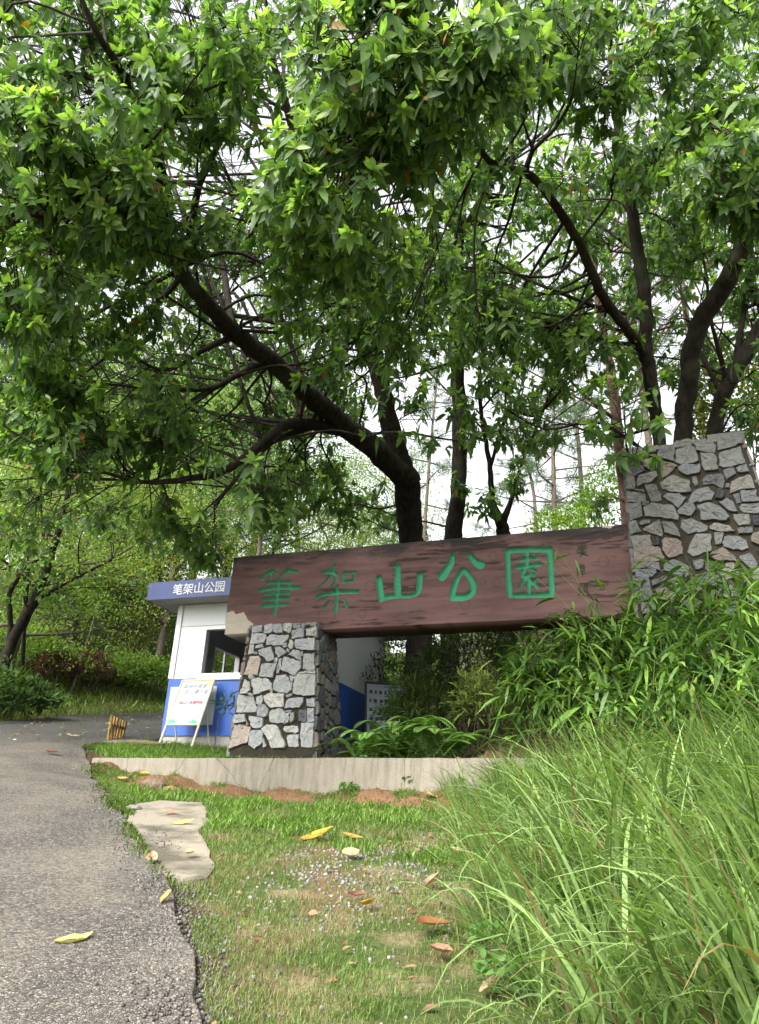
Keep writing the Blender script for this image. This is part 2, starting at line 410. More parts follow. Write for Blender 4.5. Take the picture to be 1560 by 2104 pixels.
B_ = [
 ([(286, 252), (268, 325), (200, 425)], 44, 76), ([(434, 250), (470, 300), (525, 328)], 44, 78),
 ([(368, 372), (318, 470), (290, 560), (292, 605)], 40, 62), ([(292, 602), (400, 600), (455, 560)], 62, 62), ([(455, 565), (462, 500), (420, 420), (372, 372)], 62, 46),
 ([(750, 215), (930, 200), (1105, 202)], 46, 50), ([(1108, 205), (1118, 400), (1125, 578)], 50, 52), ([(1122, 578), (940, 588), (770, 588)], 50, 46), ([(752, 218), (758, 400), (772, 586)], 48, 48),
 ([(915, 212), (916, 330)], 36, 36), ([(848, 290), (900, 278), (1000, 272)], 36, 34), ([(830, 352), (900, 340), (1030, 325)], 34, 36),
 ([(876, 378), (880, 420), (940, 412)], 34, 34), ([(935, 362), (985, 385), (960, 425)], 28, 28), ([(905, 425), (855, 525)], 32, 24), ([(925, 420), (932, 560)], 36, 36), ([(1012, 432), (955, 485)], 18, 30), ([(940, 455), (1005, 520)], 28, 38), ([(905, 340), (880, 400)], 30, 30),
]
strokes = []
for lst, zf, sc in ((A_, zA, 4.588), (B_, zB, 4.105)):
    for pts, w0, w1 in lst:
        uv = np.array([beam_uv(*zf(*p)) for p in pts])
        if len(uv) > 2: uv = catmull(np.c_[uv, np.zeros(len(uv))], 5)[:, :2]
        mpp = np.linalg.norm(np.subtract(beam_uv(*zf(pts[0][0] + 10, pts[0][1])), beam_uv(*zf(*pts[0])))) / 10
        strokes.append((uv, w0 * mpp / 2, w1 * mpp / 2))
du = .0085
U = np.linspace(0, BLEN, int(BLEN / du)); Vv = np.linspace(0, BH, int(BH / du)); UU, VV = np.meshgrid(U, Vv)
jit = .006 * (fbm(UU, VV, .05, 3, 21) - .5) * 2
sdf = np.full(UU.shape, 9.)
for uv, r0, r1 in strokes:
    n = len(uv)
    for i in range(n - 1):
        a, b = uv[i], uv[i + 1]; ra = r0 + (r1 - r0) * i / (n - 1); rb = r0 + (r1 - r0) * (i + 1) / (n - 1)
        lo = np.minimum(a, b) - .12; hi = np.maximum(a, b) + .12
        iu = slice(np.searchsorted(U, lo[0]), np.searchsorted(U, hi[0])); iv = slice(np.searchsorted(Vv, lo[1]), np.searchsorted(Vv, hi[1]))
        if iu.start >= iu.stop or iv.start >= iv.stop: continue
        ab = b - a; t = np.clip(((UU[iv, iu] - a[0]) * ab[0] + (VV[iv, iu] - a[1]) * ab[1]) / (ab @ ab + 1e-9), 0, 1)
        d = np.hypot(UU[iv, iu] - a[0] - t * ab[0], VV[iv, iu] - a[1] - t * ab[1]) - (ra + (rb - ra) * t)
        sdf[iv, iu] = np.minimum(sdf[iv, iu], d)
sdf = sdf + jit
# wood grain cut into the cement: warped long lines round knots
knots = [beam_uv(*q) for q in ((635, 1140), (760, 1205), (918, 1120), (992, 1195), (1020, 1198), (1012, 1143), (1160, 1095), (1240, 1155), (955, 1243), (745, 1262), (545, 1268), (672, 1262))]
kr = [.045, .05, .05, .03, .04, .04, .055, .05, .05, .04, .03, .10]
w = np.zeros(UU.shape); kn_line = np.zeros(UU.shape); kn_in = np.zeros(UU.shape)
for (ku, kv), r in zip(knots, kr):
    dx = (UU - ku) / (2.6 * r); dy = (VV - kv) / r
    w += np.sign(VV - kv) * .55 * r * np.exp(-(dx ** 2) * .9 - np.abs(dy) * .55)
    rr = np.hypot((UU - ku), (VV - kv) * .85)
    kn_line = np.maximum(kn_line, np.exp(-((rr - r) / .006) ** 2)); kn_in = np.maximum(kn_in, (rr < r) * 1.)
gv = VV - w + .010 * (fbm(UU, VV, .8, 2, 31) - .5)
grain = fbm(UU / 9.0, gv, .05, 4, 33); streak = .5 * fbm(UU / 7.0, gv, .024, 3, 35) + .5 * fbm(UU / 12.0, gv, .05, 2, 39)
groove = sstep(.56, .64, streak) * sstep(.34, .56, fbm(UU / 2, VV, .3, 3, 37))
groove *= (1 - kn_in); groove = np.maximum(groove, kn_line * .4)
def poly_in(poly, X, Y):
    ins = np.zeros(X.shape, bool); j = len(poly) - 1
    for i in range(len(poly)):
        xi, yi = poly[i]; xj, yj = poly[j]
        ins ^= ((yi > Y) != (yj > Y)) & (X < (xj - xi) * (Y - yi) / (yj - yi + 1e-12) + xi); j = i
    return ins
wx = UU + .012 * (fbm(UU, VV, .06, 3, 41) - .5); wy = VV + .012 * (fbm(UU, VV, .06, 3, 43) - .5)
pp = [[beam_uv(*q) for q in pl] for pl in (((440, 1330), (466, 1258), (478, 1255), (484, 1262), (500, 1258), (509, 1272), (520, 1281), (518, 1300), (514, 1330)), ((1232, 1072), (1238, 1083), (1255, 1085), (1268, 1076), (1266, 1060)))]
patch = np.maximum(poly_in(pp[0], wx, wy), poly_in(pp[1], wx, wy)).astype(float)
carve = np.clip(-sdf / .010, 0, 1)
depth = carve * .036 + groove * (1 - carve) * .007 + (grain - .5) * .006 - patch * .0 + .004 * patch * (1 - carve)
P = B0 + UU[..., None] * DR + VV[..., None] * np.array([0, 0, 1.]) + depth[..., None] * NI
nv, nu2 = UU.shape; ii = np.arange(nv - 1)[:, None] * nu2 + np.arange(nu2 - 1)[None]
Q = np.stack([ii, ii + 1, ii + nu2 + 1, ii + nu2], -1).reshape(-1, 4)
# rest of the beam: rim ring to the back
bd = np.concatenate([np.arange(nu2), np.arange(1, nv) * nu2 + nu2 - 1, (nv - 1) * nu2 + np.arange(nu2 - 2, -1, -1), np.arange(nv - 2, 0, -1) * nu2])
Vf = P.reshape(-1, 3); nb = len(bd); Vb = Vf[bd] + NI * BT; nbase = len(Vf)
j = np.arange(nb); j2 = (j + 1) % nb
Q2 = np.stack([bd[j2], bd[j], nbase + j, nbase + j2], -1)
allV = np.vstack([Vf, Vb]); pad = lambda a, v=0.: np.concatenate([a.ravel(), np.full(nb, v)])
cap_back = (nbase + np.arange(nb))[None, ::-1]
k = NT('painted_cement_wood', .75, .3)
gr = k.attr('grain', 2); gro = k.attr('groove', 2); sd_ = k.attr('sdf', 2); pa = k.attr('patch', 2); hv = k.attr('hv', 2)
c = k.mix(k.ramp(gr, [(.35, 0.), (.65, 1.)]), (.070, .036, .032), (.108, .058, .052))
c = k.mix(k.ramp(k.noise(1.6, 5, .65), [(.35, 0.), (.75, .5)]), c, (.14, .075, .066))
c = k.mix(k.math('MULTIPLY', gro, .85), c, (.022, .012, .011))
st = k.noise(2.4, 6, .7, k.co((.7, .7, 3.)))
top = k.ramp(k.math('ADD', hv, k.math('MULTIPLY', k.math('SUBTRACT', st, .5), .9)), [(.82, 0.), (1.06, 1.)])
c = k.mix(k.math('MULTIPLY', top, .92), c, (.016, .015, .014))
c = k.mix(pa, c, k.mix(k.noise(14, 5), (.30, .27, .21), (.40, .36, .29)))
gn = k.noise(9, 6, .7); g = k.mix(gn, (.02, .155, .075), (.045, .27, .145))
g = k.mix(k.ramp(k.noise(26, 6, .75), [(.58, 0.), (.72, .7)]), g, (.13, .30, .21))
c = k.mix(k.ramp(sd_, [(.496, 1.), (.504, 0.)]), c, g)
k.base(c); k.bump(k.noise(70, 5, .7), .006, .5); M_BEAM = k.m
beam = empty('park_sign', B0)
tag(beam, 'long dark red wood grain sign beam with green carved characters spanning two stone pillars', 'sign')
o = link('beam', np_mesh('beam', allV, [Q, Q2, cap_back], M_BEAM, None, False, dict(grain=pad(grain, .5), groove=pad(groove), sdf=pad(np.clip(sdf * 4 + .5, 0, 1), 1.), patch=pad(patch), hv=pad(VV / BH, .5))), beam)

FONT_CACHE = {}
def text_mesh(name, txt, size, mat, origin, ux, uy, parent=None, extrude=.002, bold=0.0, sx=1.0, shear=0.0):
    cu = bpy.data.curves.new('t', 'FONT'); cu.body = txt; cu.size = size; cu.extrude = extrude; cu.offset = bold; cu.align_x = 'LEFT'; cu.resolution_u = 3; cu.shear = shear
    to = bpy.data.objects.new('t', cu); COL.objects.link(to)
    bpy.context.view_layer.update()
    me = bpy.data.meshes.new_from_object(to.evaluated_get(bpy.context.evaluated_depsgraph_get()))
    bpy.data.objects.remove(to); bpy.data.curves.remove(cu)
    co = np.zeros(len(me.vertices) * 3, np.float32); me.vertices.foreach_get('co', co); co = co.reshape(-1, 3)
    ux = np.asarray(ux, float); uy = np.asarray(uy, float); nz_ = np.cross(ux, uy)
    P_ = np.asarray(origin) + co[:, :1] * sx * ux + co[:, 1:2] * uy + co[:, 2:] * nz_
    me.vertices.foreach_set('co', P_.astype(np.float32).ravel()); me.materials.clear(); me.materials.append(mat); me.name = name; me.update()
    return link(name, me, parent)
UP = np.array([0, 0, 1.])
M_FAINT = simple('faded_signature', (.022, .030, .020), .8, .2, 30, .3)
for ch, (qx, qy), sz in (('李', (1184, 1142), .15), ('偉', (1183, 1182), .14), ('題', (1186, 1224), .16)):
    u_, v_ = beam_uv(qx, qy)
    text_mesh('carved_signature', ch, sz, M_FAINT, B0 + DR * u_ + UP * v_ - NI * .002, DR, UP, beam, .0015, 0, .72, .12)

# ------------------------------------------------------------------ stone pillars
def clip_poly(poly, a, b, c):
    out = []
    for i in range(len(poly)):
        p, q = poly[i], poly[(i + 1) % len(poly)]; dp = a * p[0] + b * p[1] - c; dq = a * q[0] + b * q[1] - c
        if dp <= 0: out.append(p)
        if dp * dq < 0:
            t = dp / (dp - dq); out.append((p[0] + (q[0] - p[0]) * t, p[1] + (q[1] - p[1]) * t))
    return out
STONE_C = [(.30, .305, .29), (.27, .28, .28), (.33, .325, .295), (.36, .345, .30), (.245, .255, .255), (.36, .30, .25), (.29, .30, .28), (.40, .38, .34), (.20, .20, .20), (.31, .265, .22)]
def stone_face(mb, seeds, Wd, H, quad, r, gap=.016, prot=.035, tint=1.0, dark=0.08):
    """seeds (u,v,radius) in metres on a Wd x H rectangle mapped onto the quad (bl, br, tr, tl)"""
    bl, br, tr, tl = [np.asarray(q, float) for q in quad]; nrm_ = np.cross(br - bl, tl - bl); nrm_ /= np.linalg.norm(nrm_)
    def mp(u, v, d):
        a, b = u / Wd, v / H
        return bl * (1 - a) * (1 - b) + br * a * (1 - b) + tr * a * b + tl * (1 - a) * b + nrm_ * d
    for i, (u, v, s) in enumerate(seeds):
        poly = [(0, 0), (Wd, 0), (Wd, H), (0, H)]
        for j, (u2, v2, s2) in enumerate(seeds):
            if i == j or abs(u2 - u) + abs(v2 - v) > 1.2: continue
            a, b = u2 - u, v2 - v; c = (u2 * u2 + v2 * v2 - s2 * s2 - u * u - v * v + s * s) / 2
            dd = math.hypot(a, b); c -= gap * dd * r.uniform(.35, .75)
            poly = clip_poly(poly, a, b, c)
            if len(poly) < 3: break
        if len(poly) < 3: continue
        P_ = np.array(poly); cen = P_.mean(0); ar = .5 * abs(np.dot(P_[:, 0], np.roll(P_[:, 1], 1)) - np.dot(P_[:, 1], np.roll(P_[:, 0], 1)))
        if ar < .0012: continue
        fine = []
        for q in range(len(P_)):
            a, b = P_[q], P_[(q + 1) % len(P_)]; n = max(1, int(np.linalg.norm(b - a) / .045))
            for t in np.linspace(0, 1, n, endpoint=False):
                p = a + (b - a) * t
                if n > 1 or True: p = p + r.normal(0, .006, 2)
                fine.append(p)
        fine = np.array(fine); fine[:, 0] = np.clip(fine[:, 0], -.004, Wd + .004); sz = math.sqrt(ar)
        d = prot * r.uniform(.55, 1.1); tl_ = r.normal(0, .05, 2)
        col = np.array(STONE_C[r.integers(len(STONE_C))]) * r.uniform(.82, 1.15) * tint
        if r.random() < dark: col = np.array([.075, .075, .08])
        n = len(fine); inner = cen + (fine - cen) * (1 - .012 / max(sz, .04)); in2 = cen + (fine - cen) * .55
        rings = [(fine, np.full(n, -.02)), (fine, np.full(n, d * .72)), (inner, d + (inner - cen) @ tl_), (in2, d + r.normal(.003, .003, n) + (in2 - cen) @ tl_)]
        Vs = []
        for ring, dep in rings: Vs += [mp(p[0], p[1], z) for p, z in zip(ring, dep)]
        Vs.append(mp(cen[0], cen[1], d + .004))
        F = []
        for q in range(3):
            F += [(q * n + x, q * n + (x + 1) % n, (q + 1) * n + (x + 1) % n, (q + 1) * n + x) for x in range(n)]
        F += [(3 * n + x, 3 * n + (x + 1) % n, 4 * n) for x in range(n)]
        if np.dot(np.cross(np.subtract(Vs[1], Vs[0]), np.subtract(Vs[n], Vs[0])), np.cross(Vs[n + 1 if n > 1 else 0] - Vs[n], Vs[n] - Vs[0])) > 9: pass
        sg = 0
        for x in range(n):
            a, b = fine[x], fine[(x + 1) % n]; sg += a[0] * b[1] - b[0] * a[1]
        if sg < 0: F = [f[::-1] for f in F]
        mb.add(Vs, F, 0, tuple(col))
def rand_seeds(Wd, H, s, r):
    out = []
    for _ in range(4000):
        u, v, q = r.uniform(0, Wd), r.uniform(0, H), s * r.uniform(.45, 1.2)
        if all(math.hypot(u - a, v - b) > .85 * (q + c) for a, b, c in out): out.append((u, v, q))
    return out
k = NT('pillar_stone', .8, .3)
c = k.attr(); n = k.noise(18, 7, .7); n3 = k.noise(5, 4, .6)
c = k.mix(1.0, c, k.ramp(n, [(.25, .62), (.5, 1.), (.8, 1.3)]), 'MULTIPLY')
c = k.mix(k.ramp(k.noise(9, 6, .75), [(.56, 0.), (.68, .85)]), c, (.05, .05, .05))
c = k.mix(k.ramp(n3, [(.62, 0.), (.72, .25)]), c, (.10, .12, .05))
k.base(c); k.bump(k.math('ADD', n, k.math('MULTIPLY', k.noise(60, 5), .4)), .02, .7); M_STONE = k.m
k = NT('dark_mortar', .95, .1); c = k.mix(k.noise(12, 6), (.016, .014, .011), (.05, .042, .032)); c = k.mix(k.ramp(k.noise(4, 4), [(.55, 0.), (.7, .8)]), c, (.03, .042, .012)); k.base(c); k.bump(k.noise(60, 5), .01); M_MORTAR = k.m

def plane_hit(px, py, p0, n):
    d = _F + _R * (px - 780) / FPX + _U * (1052 - py) / FPX
    return CAM + d * (np.dot(p0 - CAM, n) / np.dot(d, n))
def one_stone(mb, poly3, nrm_, r, prot, col, jag=.0045, grow=.005):
    P_ = np.asarray(poly3, float); cen = P_.mean(0); ex = nrm(np.cross(UP, nrm_)); ey = np.cross(nrm_, ex)
    q2 = np.c_[(P_ - cen) @ ex, (P_ - cen) @ ey]
    sg = np.sum(q2[:, 0] * np.roll(q2[:, 1], -1) - q2[:, 1] * np.roll(q2[:, 0], -1))
    if sg < 0: q2 = q2[::-1]
    fine = []
    for q in range(len(q2)):
        a, b = q2[q], q2[(q + 1) % len(q2)]; L_ = np.linalg.norm(b - a); n = max(2, int(L_ / .03)); nn = np.array([b[1] - a[1], a[0] - b[0]]) / (L_ + 1e-9); bow = r.normal(0, .02) * L_
        for t in np.linspace(0, 1, n, endpoint=False):
            fine.append(a + (b - a) * t + nn * (bow * 4 * t * (1 - t)) + r.normal(0, jag, 2) * (1 if t > 0 else .6))
    fine = np.array(fine); fine = fine + nrm(fine) * grow; n = len(fine); sz = math.sqrt(abs(sg) / 2); d = prot * r.uniform(.55, 1.15); tl_ = r.normal(0, .05, 2)
    w3 = lambda q, z: cen + q[:, :1] * ex + q[:, 1:] * ey + np.asarray(z).reshape(-1, 1) * nrm_
    i1 = fine * (1 - .007 / max(sz, .04)); i2 = fine * .6 + r.normal(0, .004, (n, 2)); i3 = fine * .25
    zt = lambda q, j: d + q @ tl_ + r.normal(0, j, len(q))
    Vs = np.vstack([w3(fine, np.full(n, -.03)), w3(fine, np.full(n, d) + fine @ tl_ - .006), w3(i1, zt(i1, .001)), w3(i2, zt(i2, .004)), w3(i3, zt(i3, .003)), cen[None] + nrm_ * (d + .002)])
    F = []
    for q in range(4): F += [(q * n + x, q * n + (x + 1) % n, (q + 1) * n + (x + 1) % n, (q + 1) * n + x) for x in range(n)]
    F += [(4 * n + x, 4 * n + (x + 1) % n, 5 * n) for x in range(n)]
    mb.add(Vs, F, 0, tuple(col))
def stone_col(r, dark=.03, warm=.3):
    c = np.array(STONE_C[r.integers(len(STONE_C))] if r.random() < warm else STONE_C[[0, 1, 2, 4, 6][r.integers(5)]]) * r.uniform(.9, 1.1)
    return np.array([.07, .072, .078]) if r.random() < dark else c
def pillar(name, label, fl, fr, tl, tr, d0, d1, polys, zoom, s_side, seed, gapped=.018, low=None, shade=1.0, warm=.3):
    r = np.random.default_rng(seed); H = tl[2] - fl[2]
    bl_, br_, tbl, tbr = fl + NI * d0, fr + NI * d0, tl + NI * d1, tr + NI * d1
    t = empty(name, (fl + br_) / 2); tag(t, label, 'pillar')
    mb = MB(); mb.add([fl, fr, br_, bl_, tl, tr, tbr, tbl], [(0, 3, 2, 1), (4, 5, 6, 7), (0, 1, 5, 4), (1, 2, 6, 5), (2, 3, 7, 6), (3, 0, 4, 7)])
    mb.build('mortar_core', M_MORTAR, t)
    ms = MB(); fn = nrm(np.cross(fr - fl, tl - fl))
    for pl in polys:
        P_ = np.array([plane_hit(zoom[0] + x / zoom[2], zoom[1] + y / zoom[2], fl, fn) for x, y in pl])
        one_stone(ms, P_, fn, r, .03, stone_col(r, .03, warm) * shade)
    w0 = np.linalg.norm(fr - fl); w1 = np.linalg.norm(tr - tl)
    def side(a, b, c_, d_, s_, tint=.42):  # default tint puts side-face shade, plus wet brown tone, into the stones
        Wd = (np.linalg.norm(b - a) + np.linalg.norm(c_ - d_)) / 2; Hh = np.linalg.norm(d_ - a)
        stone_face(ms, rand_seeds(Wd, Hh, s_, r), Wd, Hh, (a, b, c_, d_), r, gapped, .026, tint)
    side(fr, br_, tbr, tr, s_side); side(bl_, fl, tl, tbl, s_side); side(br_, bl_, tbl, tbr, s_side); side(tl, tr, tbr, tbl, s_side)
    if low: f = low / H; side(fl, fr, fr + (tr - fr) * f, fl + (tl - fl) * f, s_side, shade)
    return t, ms
def polys(txt): return [[tuple(map(float, p.split(','))) for p in ln.split()] for ln in txt.strip().split(';') if ln.strip()]
LP = polys("""260,215 345,200 345,250 262,262;370,200 445,195 445,245 425,270 365,265;455,195 525,188 525,262 455,262;545,188 615,183 600,245 580,265 540,245;632,185 688,178 690,220 630,222;700,180 720,180 718,215 700,215;740,235 825,212 828,300 740,290;615,240 700,225 722,228 710,305 600,312;255,270 375,268 382,300 365,350 240,362;390,310 425,282 575,280 582,300 520,370 388,372;580,380 600,330 620,330 622,395 600,408;645,330 815,310 815,420 775,422 640,395;235,375 275,370 272,440 225,455;290,380 352,366 350,395 292,405;312,420 425,385 448,505 395,520 370,485 325,460;458,392 500,390 562,440 490,490;582,460 640,415 686,430 695,515;690,430 712,430 712,465 695,462;722,455 815,450 812,595 705,585;240,480 310,468 335,500 305,640 190,630;345,545 478,532 445,655 325,655;498,505 522,500 500,625 475,625;540,480 690,520 692,580 648,642 520,595;700,610 815,600 815,625 680,628;635,640 815,632 815,815 745,822 625,800;200,680 240,705 238,770 220,805 152,800;230,640 275,645 270,668 235,668;250,680 300,668 400,680 430,710 420,770 275,815;470,645 560,638 585,665 612,770 570,802 445,770 445,710;590,650 630,640 615,700 600,695;600,705 618,705 615,745 600,735;420,755 438,755 435,795 418,795;135,815 265,830 295,930 290,968 118,965;225,805 265,808 262,828 230,822;300,835 340,822 352,870 325,902 292,890;365,825 400,808 540,808 538,920 410,922 372,870;560,825 615,805 610,828 575,838;560,880 580,852 712,838 712,880 680,930 550,935;745,855 815,845 815,925 750,915;315,910 370,905 402,940 400,985 370,1010 310,1000;425,955 520,945 552,975 548,1075 412,1050;560,960 600,955 595,970 562,975;100,990 190,985 205,1050 95,1068;225,1005 360,1022 352,1085 325,1108 260,1105;205,1045 225,1085 208,1085;560,985 595,975 585,1060 562,1070;600,980 635,975 628,1040 605,1060;675,955 745,950 740,1060 670,1050;752,940 810,940 808,1045 745,1055;95,1075 240,1100 220,1238 50,1288;248,1135 345,1135 340,1240 280,1295 232,1260;345,1120 390,1080 470,1090 555,1240 540,1290 432,1285;360,1200 385,1260 382,1280 358,1280;535,1120 570,1095 665,1095 670,1150 560,1145;575,1180 668,1165 668,1275 590,1280 575,1230;700,1072 808,1065 795,1280 695,1280 685,1200;280,440 305,440 300,458 282,455;455,495 480,495 475,528 455,525;530,360 565,355 560,390 528,388;565,405 590,415 585,440 565,425""")
p0 = at(472, 1552, 8.55); pn_ = nrm(np.cross(DR, UP + NI * .045))
q = [plane_hit(*c_, p0, pn_) for c_ in ((466, 1560), (649, 1560), (651, 1286), (514, 1286))]
for c_ in q[:2]: c_ -= (UP + NI * .045) * (c_[2] - 1.60)
zt_ = (q[2][2] + q[3][2]) / 2
for c_ in q[2:]: c_ += (UP + NI * .045) * (zt_ - c_[2])
pil, ms = pillar('stone_pillar', 'short tapering rubble stone pillar carrying the end of the red sign beam', q[0], q[1], q[3], q[2], .74, .52, LP, (460, 1240, 4.3333), .085, 3, shade=.98, warm=.22)
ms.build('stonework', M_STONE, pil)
RP = polys("""105,235 295,205 320,250 150,305 105,312;330,210 420,195 455,265 335,278;275,298 445,275 455,300 290,325;480,225 520,190 655,175 660,355 480,325;610,190 680,140 828,125 830,190 640,210;680,230 835,195 870,225 920,350 740,405 670,365;875,150 985,120 1095,190 1085,272 890,245;1115,110 1140,80 1365,100 1375,165 1190,225 1115,240;1130,270 1355,200 1405,380 1180,425 1140,400;930,270 1075,285 1100,320 1115,450 980,460;120,320 220,312 275,345 270,375 200,405 118,405;340,340 385,335 425,465 330,410;430,355 480,345 690,410 540,530 520,520;700,430 760,395 925,395 920,480 800,510 715,470;118,430 320,418 340,455 195,530 125,535;140,545 225,530 232,650 145,660;255,560 280,510 460,475 470,525 405,580 260,620;505,590 580,530 640,510 800,565 830,690 600,680 530,650;850,535 885,530 910,610 880,630 850,580;950,570 990,520 1150,490 1185,540 1175,645 1060,600 965,605;1180,460 1280,425 1310,495 1215,560;1310,430 1420,390 1445,470 1330,480;1250,620 1270,575 1420,505 1470,520 1505,655 1380,648 1250,695;1205,595 1245,590 1240,640 1200,640;155,675 335,700 342,780 155,795;235,662 320,660 335,685 240,672;340,615 460,605 475,670 510,700 512,780 412,785 370,690;540,740 580,700 700,700 785,745 690,855 620,790;800,790 870,680 1020,630 1080,700 1045,770 830,798;1090,755 1115,650 1160,650 1190,710 1150,755;1130,800 1215,758 1280,800 1325,895 1235,890;1285,715 1350,705 1365,795 1320,810;1365,680 1520,665 1555,790 1375,795;165,815 295,808 305,950 180,1000;310,790 380,790 380,820 310,830;320,860 420,800 640,830 700,940 690,990 350,945;690,890 770,815 850,810 880,870 830,940 720,930;900,830 1020,805 1130,840 1235,960 1200,1000 940,985 930,900;1350,850 1380,820 1600,805 1600,905 1390,910;1290,930 1450,920 1450,1035 1340,1045;1490,950 1620,930 1620,1030 1500,1040;180,1010 245,995 300,1105 190,1145;290,1010 395,990 380,1025 300,1045;325,1085 490,980 530,1130 515,1158 360,1110;515,1005 630,1015 690,1080 715,1170 560,1120;725,1070 735,985 830,970 1005,1050 990,1110 800,1130;1035,1050 1080,1010 1240,1050 1300,1110 1100,1100 1050,1090;1330,1090 1360,1065 1480,1065 1485,1120 1350,1135;195,1165 400,1145 410,1260 215,1270;445,1240 465,1175 495,1170 495,1250 450,1260;525,1220 560,1175 690,1190 725,1215 745,1350 600,1395 545,1330;800,1330 850,1190 890,1140 1035,1140 1045,1310 850,1375;1080,1120 1180,1125 1150,1240 1100,1245;1170,1230 1190,1165 1350,1160 1420,1200 1450,1290 1370,1310 1180,1270;1490,1130 1650,1100 1650,1290 1480,1210;220,1275 480,1270 550,1385 540,1405 235,1440;1020,1375 1060,1330 1170,1285 1270,1350 1325,1430 1110,1415;230,1445 480,1440 500,1530 450,1500 240,1500;235,1505 450,1505 460,1550 420,1595 245,1600;540,1480 640,1405 810,1490 800,1570 740,1610 560,1530;850,1420 970,1410 960,1500 880,1510;985,1440 1110,1455 1125,1530 1050,1545 985,1500;1140,1560 1200,1460 1280,1450 1350,1570 1210,1630;1350,1370 1460,1340 1540,1460 1500,1520 1360,1410;415,1640 550,1580 580,1610 430,1690;550,1660 680,1590 720,1630 640,1705;880,1570 1000,1550 1120,1590 1165,1650 1010,1715 900,1650;240,1615 385,1600 420,1800 330,1840 245,1810;455,1730 540,1665 660,1780 650,1860 500,1820;690,1710 850,1660 940,1730 830,1810 720,1790;1130,1720 1290,1670 1390,1760 1250,1830 1120,1790;680,1900 800,1840 840,1980 700,1990;860,1880 1020,1830 1060,1960 880,1970;300,1880 440,1850 450,1960 320,1990;1480,1560 1600,1500 1680,1640 1540,1700;1550,1320 1660,1310 1700,1450 1600,1470;1420,1800 1600,1740 1700,1850 1500,1900;1150,1880 1350,1850 1420,1960 1180,1990""")
p0 = np.array([2.47, 6.95, 0]); q = [plane_hit(*c_, p0, NI) for c_ in ((1281, 922), (1526, 908), (1310, 1245))]
ztop = (q[0][2] + q[1][2]) / 2; fl = np.array([q[0][0], q[0][1], 1.75]); tl = np.array([q[0][0], q[0][1], ztop]); tr = np.array([q[1][0], q[1][1], ztop]); fr = tr + DR * .46; fr[2] = 1.75
pr, ms2 = pillar('stone_pillar', 'tall rubble stone pillar with dark joints rising out of the bamboo at the beam end', fl, fr, tl, tr, .80, .62, RP, (1260, 880, 5.2), .12, 5, .02, .95, .40, .5)  # low shade factor puts the trees' shade into this pillar's stone colour
for u, wd_, h_ in ((.80, .33, .10), (.55, .24, .06), (.36, .18, .035)):
    ms2.box(tl + DR * u + NI * .03 - UP * .02, DR * wd_, NI * .42, UP * (h_ + .02), 0, (.13, .13, .12))
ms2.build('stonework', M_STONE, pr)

# ------------------------------------------------------------------ guard booth
BW, BD = 2.4, 2.25
C0 = np.array([-2.86, 11.0, 2.08])
Z0, Zb, Zw, Zf, Zt = 2.18, 2.955, 4.03, 4.03, 4.29
booth = empty('guard_booth', C0)
tag(booth, 'blue and white prefab guard booth with lettered blue roof fascia behind the sign', 'booth')
def Pb(u, v, z): return C0 * np.array([1, 1, 0]) + DR * u + NI * v + UP * z
k = NT('white_panel', .4, .4); wv = k.n('ShaderNodeTexWave', {'Vector': k.co(), 'Scale': 9.}, bands_direction='X').outputs[1]
st = k.noise(4, 5, .7, k.co((5, 5, .35))); k.base(k.mix(k.ramp(st, [(.5, 0.), (.8, .5)]), (.60, .63, .635), (.42, .44, .425))); k.bump(wv, .003, .3); M_WPAN = k.m
M_WHITE = simple('white_frame', (.62, .63, .64), .35, .5, 5, .05)
k = NT('blue_panel', .4, .45); st = k.noise(5, 5, .7, k.co((6, 6, .5))); k.base(k.mix(k.ramp(st, [(.48, 0.), (.8, .6)]), k.mix(k.noise(2, 3), (.022, .09, .40), (.03, .115, .48)), (.035, .07, .20))); M_BLUE = k.m
k = NT('blue_fascia', .4, .45); k.base(k.mix(k.noise(1.5, 4), (.035, .058, .19), (.065, .09, .25))); M_FASC = k.m
M_PLINTH = simple('grey_plinth', (.36, .35, .33), .9, .1, 10, .2, .01)
M_SOFFIT = simple('soffit_grey', (.30, .30, .31), .6, .3, 4, .1)
M_IN = simple('booth_inside', (.16, .16, .16), .8, .2, 4, .1)
k = NT('window_glass', .03, .5); gl = k.n('ShaderNodeBsdfGlossy', {'Roughness': .03}); tp = k.n('ShaderNodeBsdfTransparent', {0: (.86, .9, .88, 1)}); fr = k.n('ShaderNodeFresnel', {0: 1.45})
mx = k.n('ShaderNodeMixShader', {0: fr.outputs[0], 1: tp.outputs[0], 2: gl.outputs[0]}); k.t.links.new(mx.outputs[0], k.t.nodes['Material Output'].inputs[0]); M_GLASS = k.m
mb = MB(); mb.box(Pb(.02, .02, 1.75), DR * (BW - .04), NI * (BD - .04), UP * (Z0 - 1.75)); mb.build('plinth', M_PLINTH, booth, .01)
T = .06
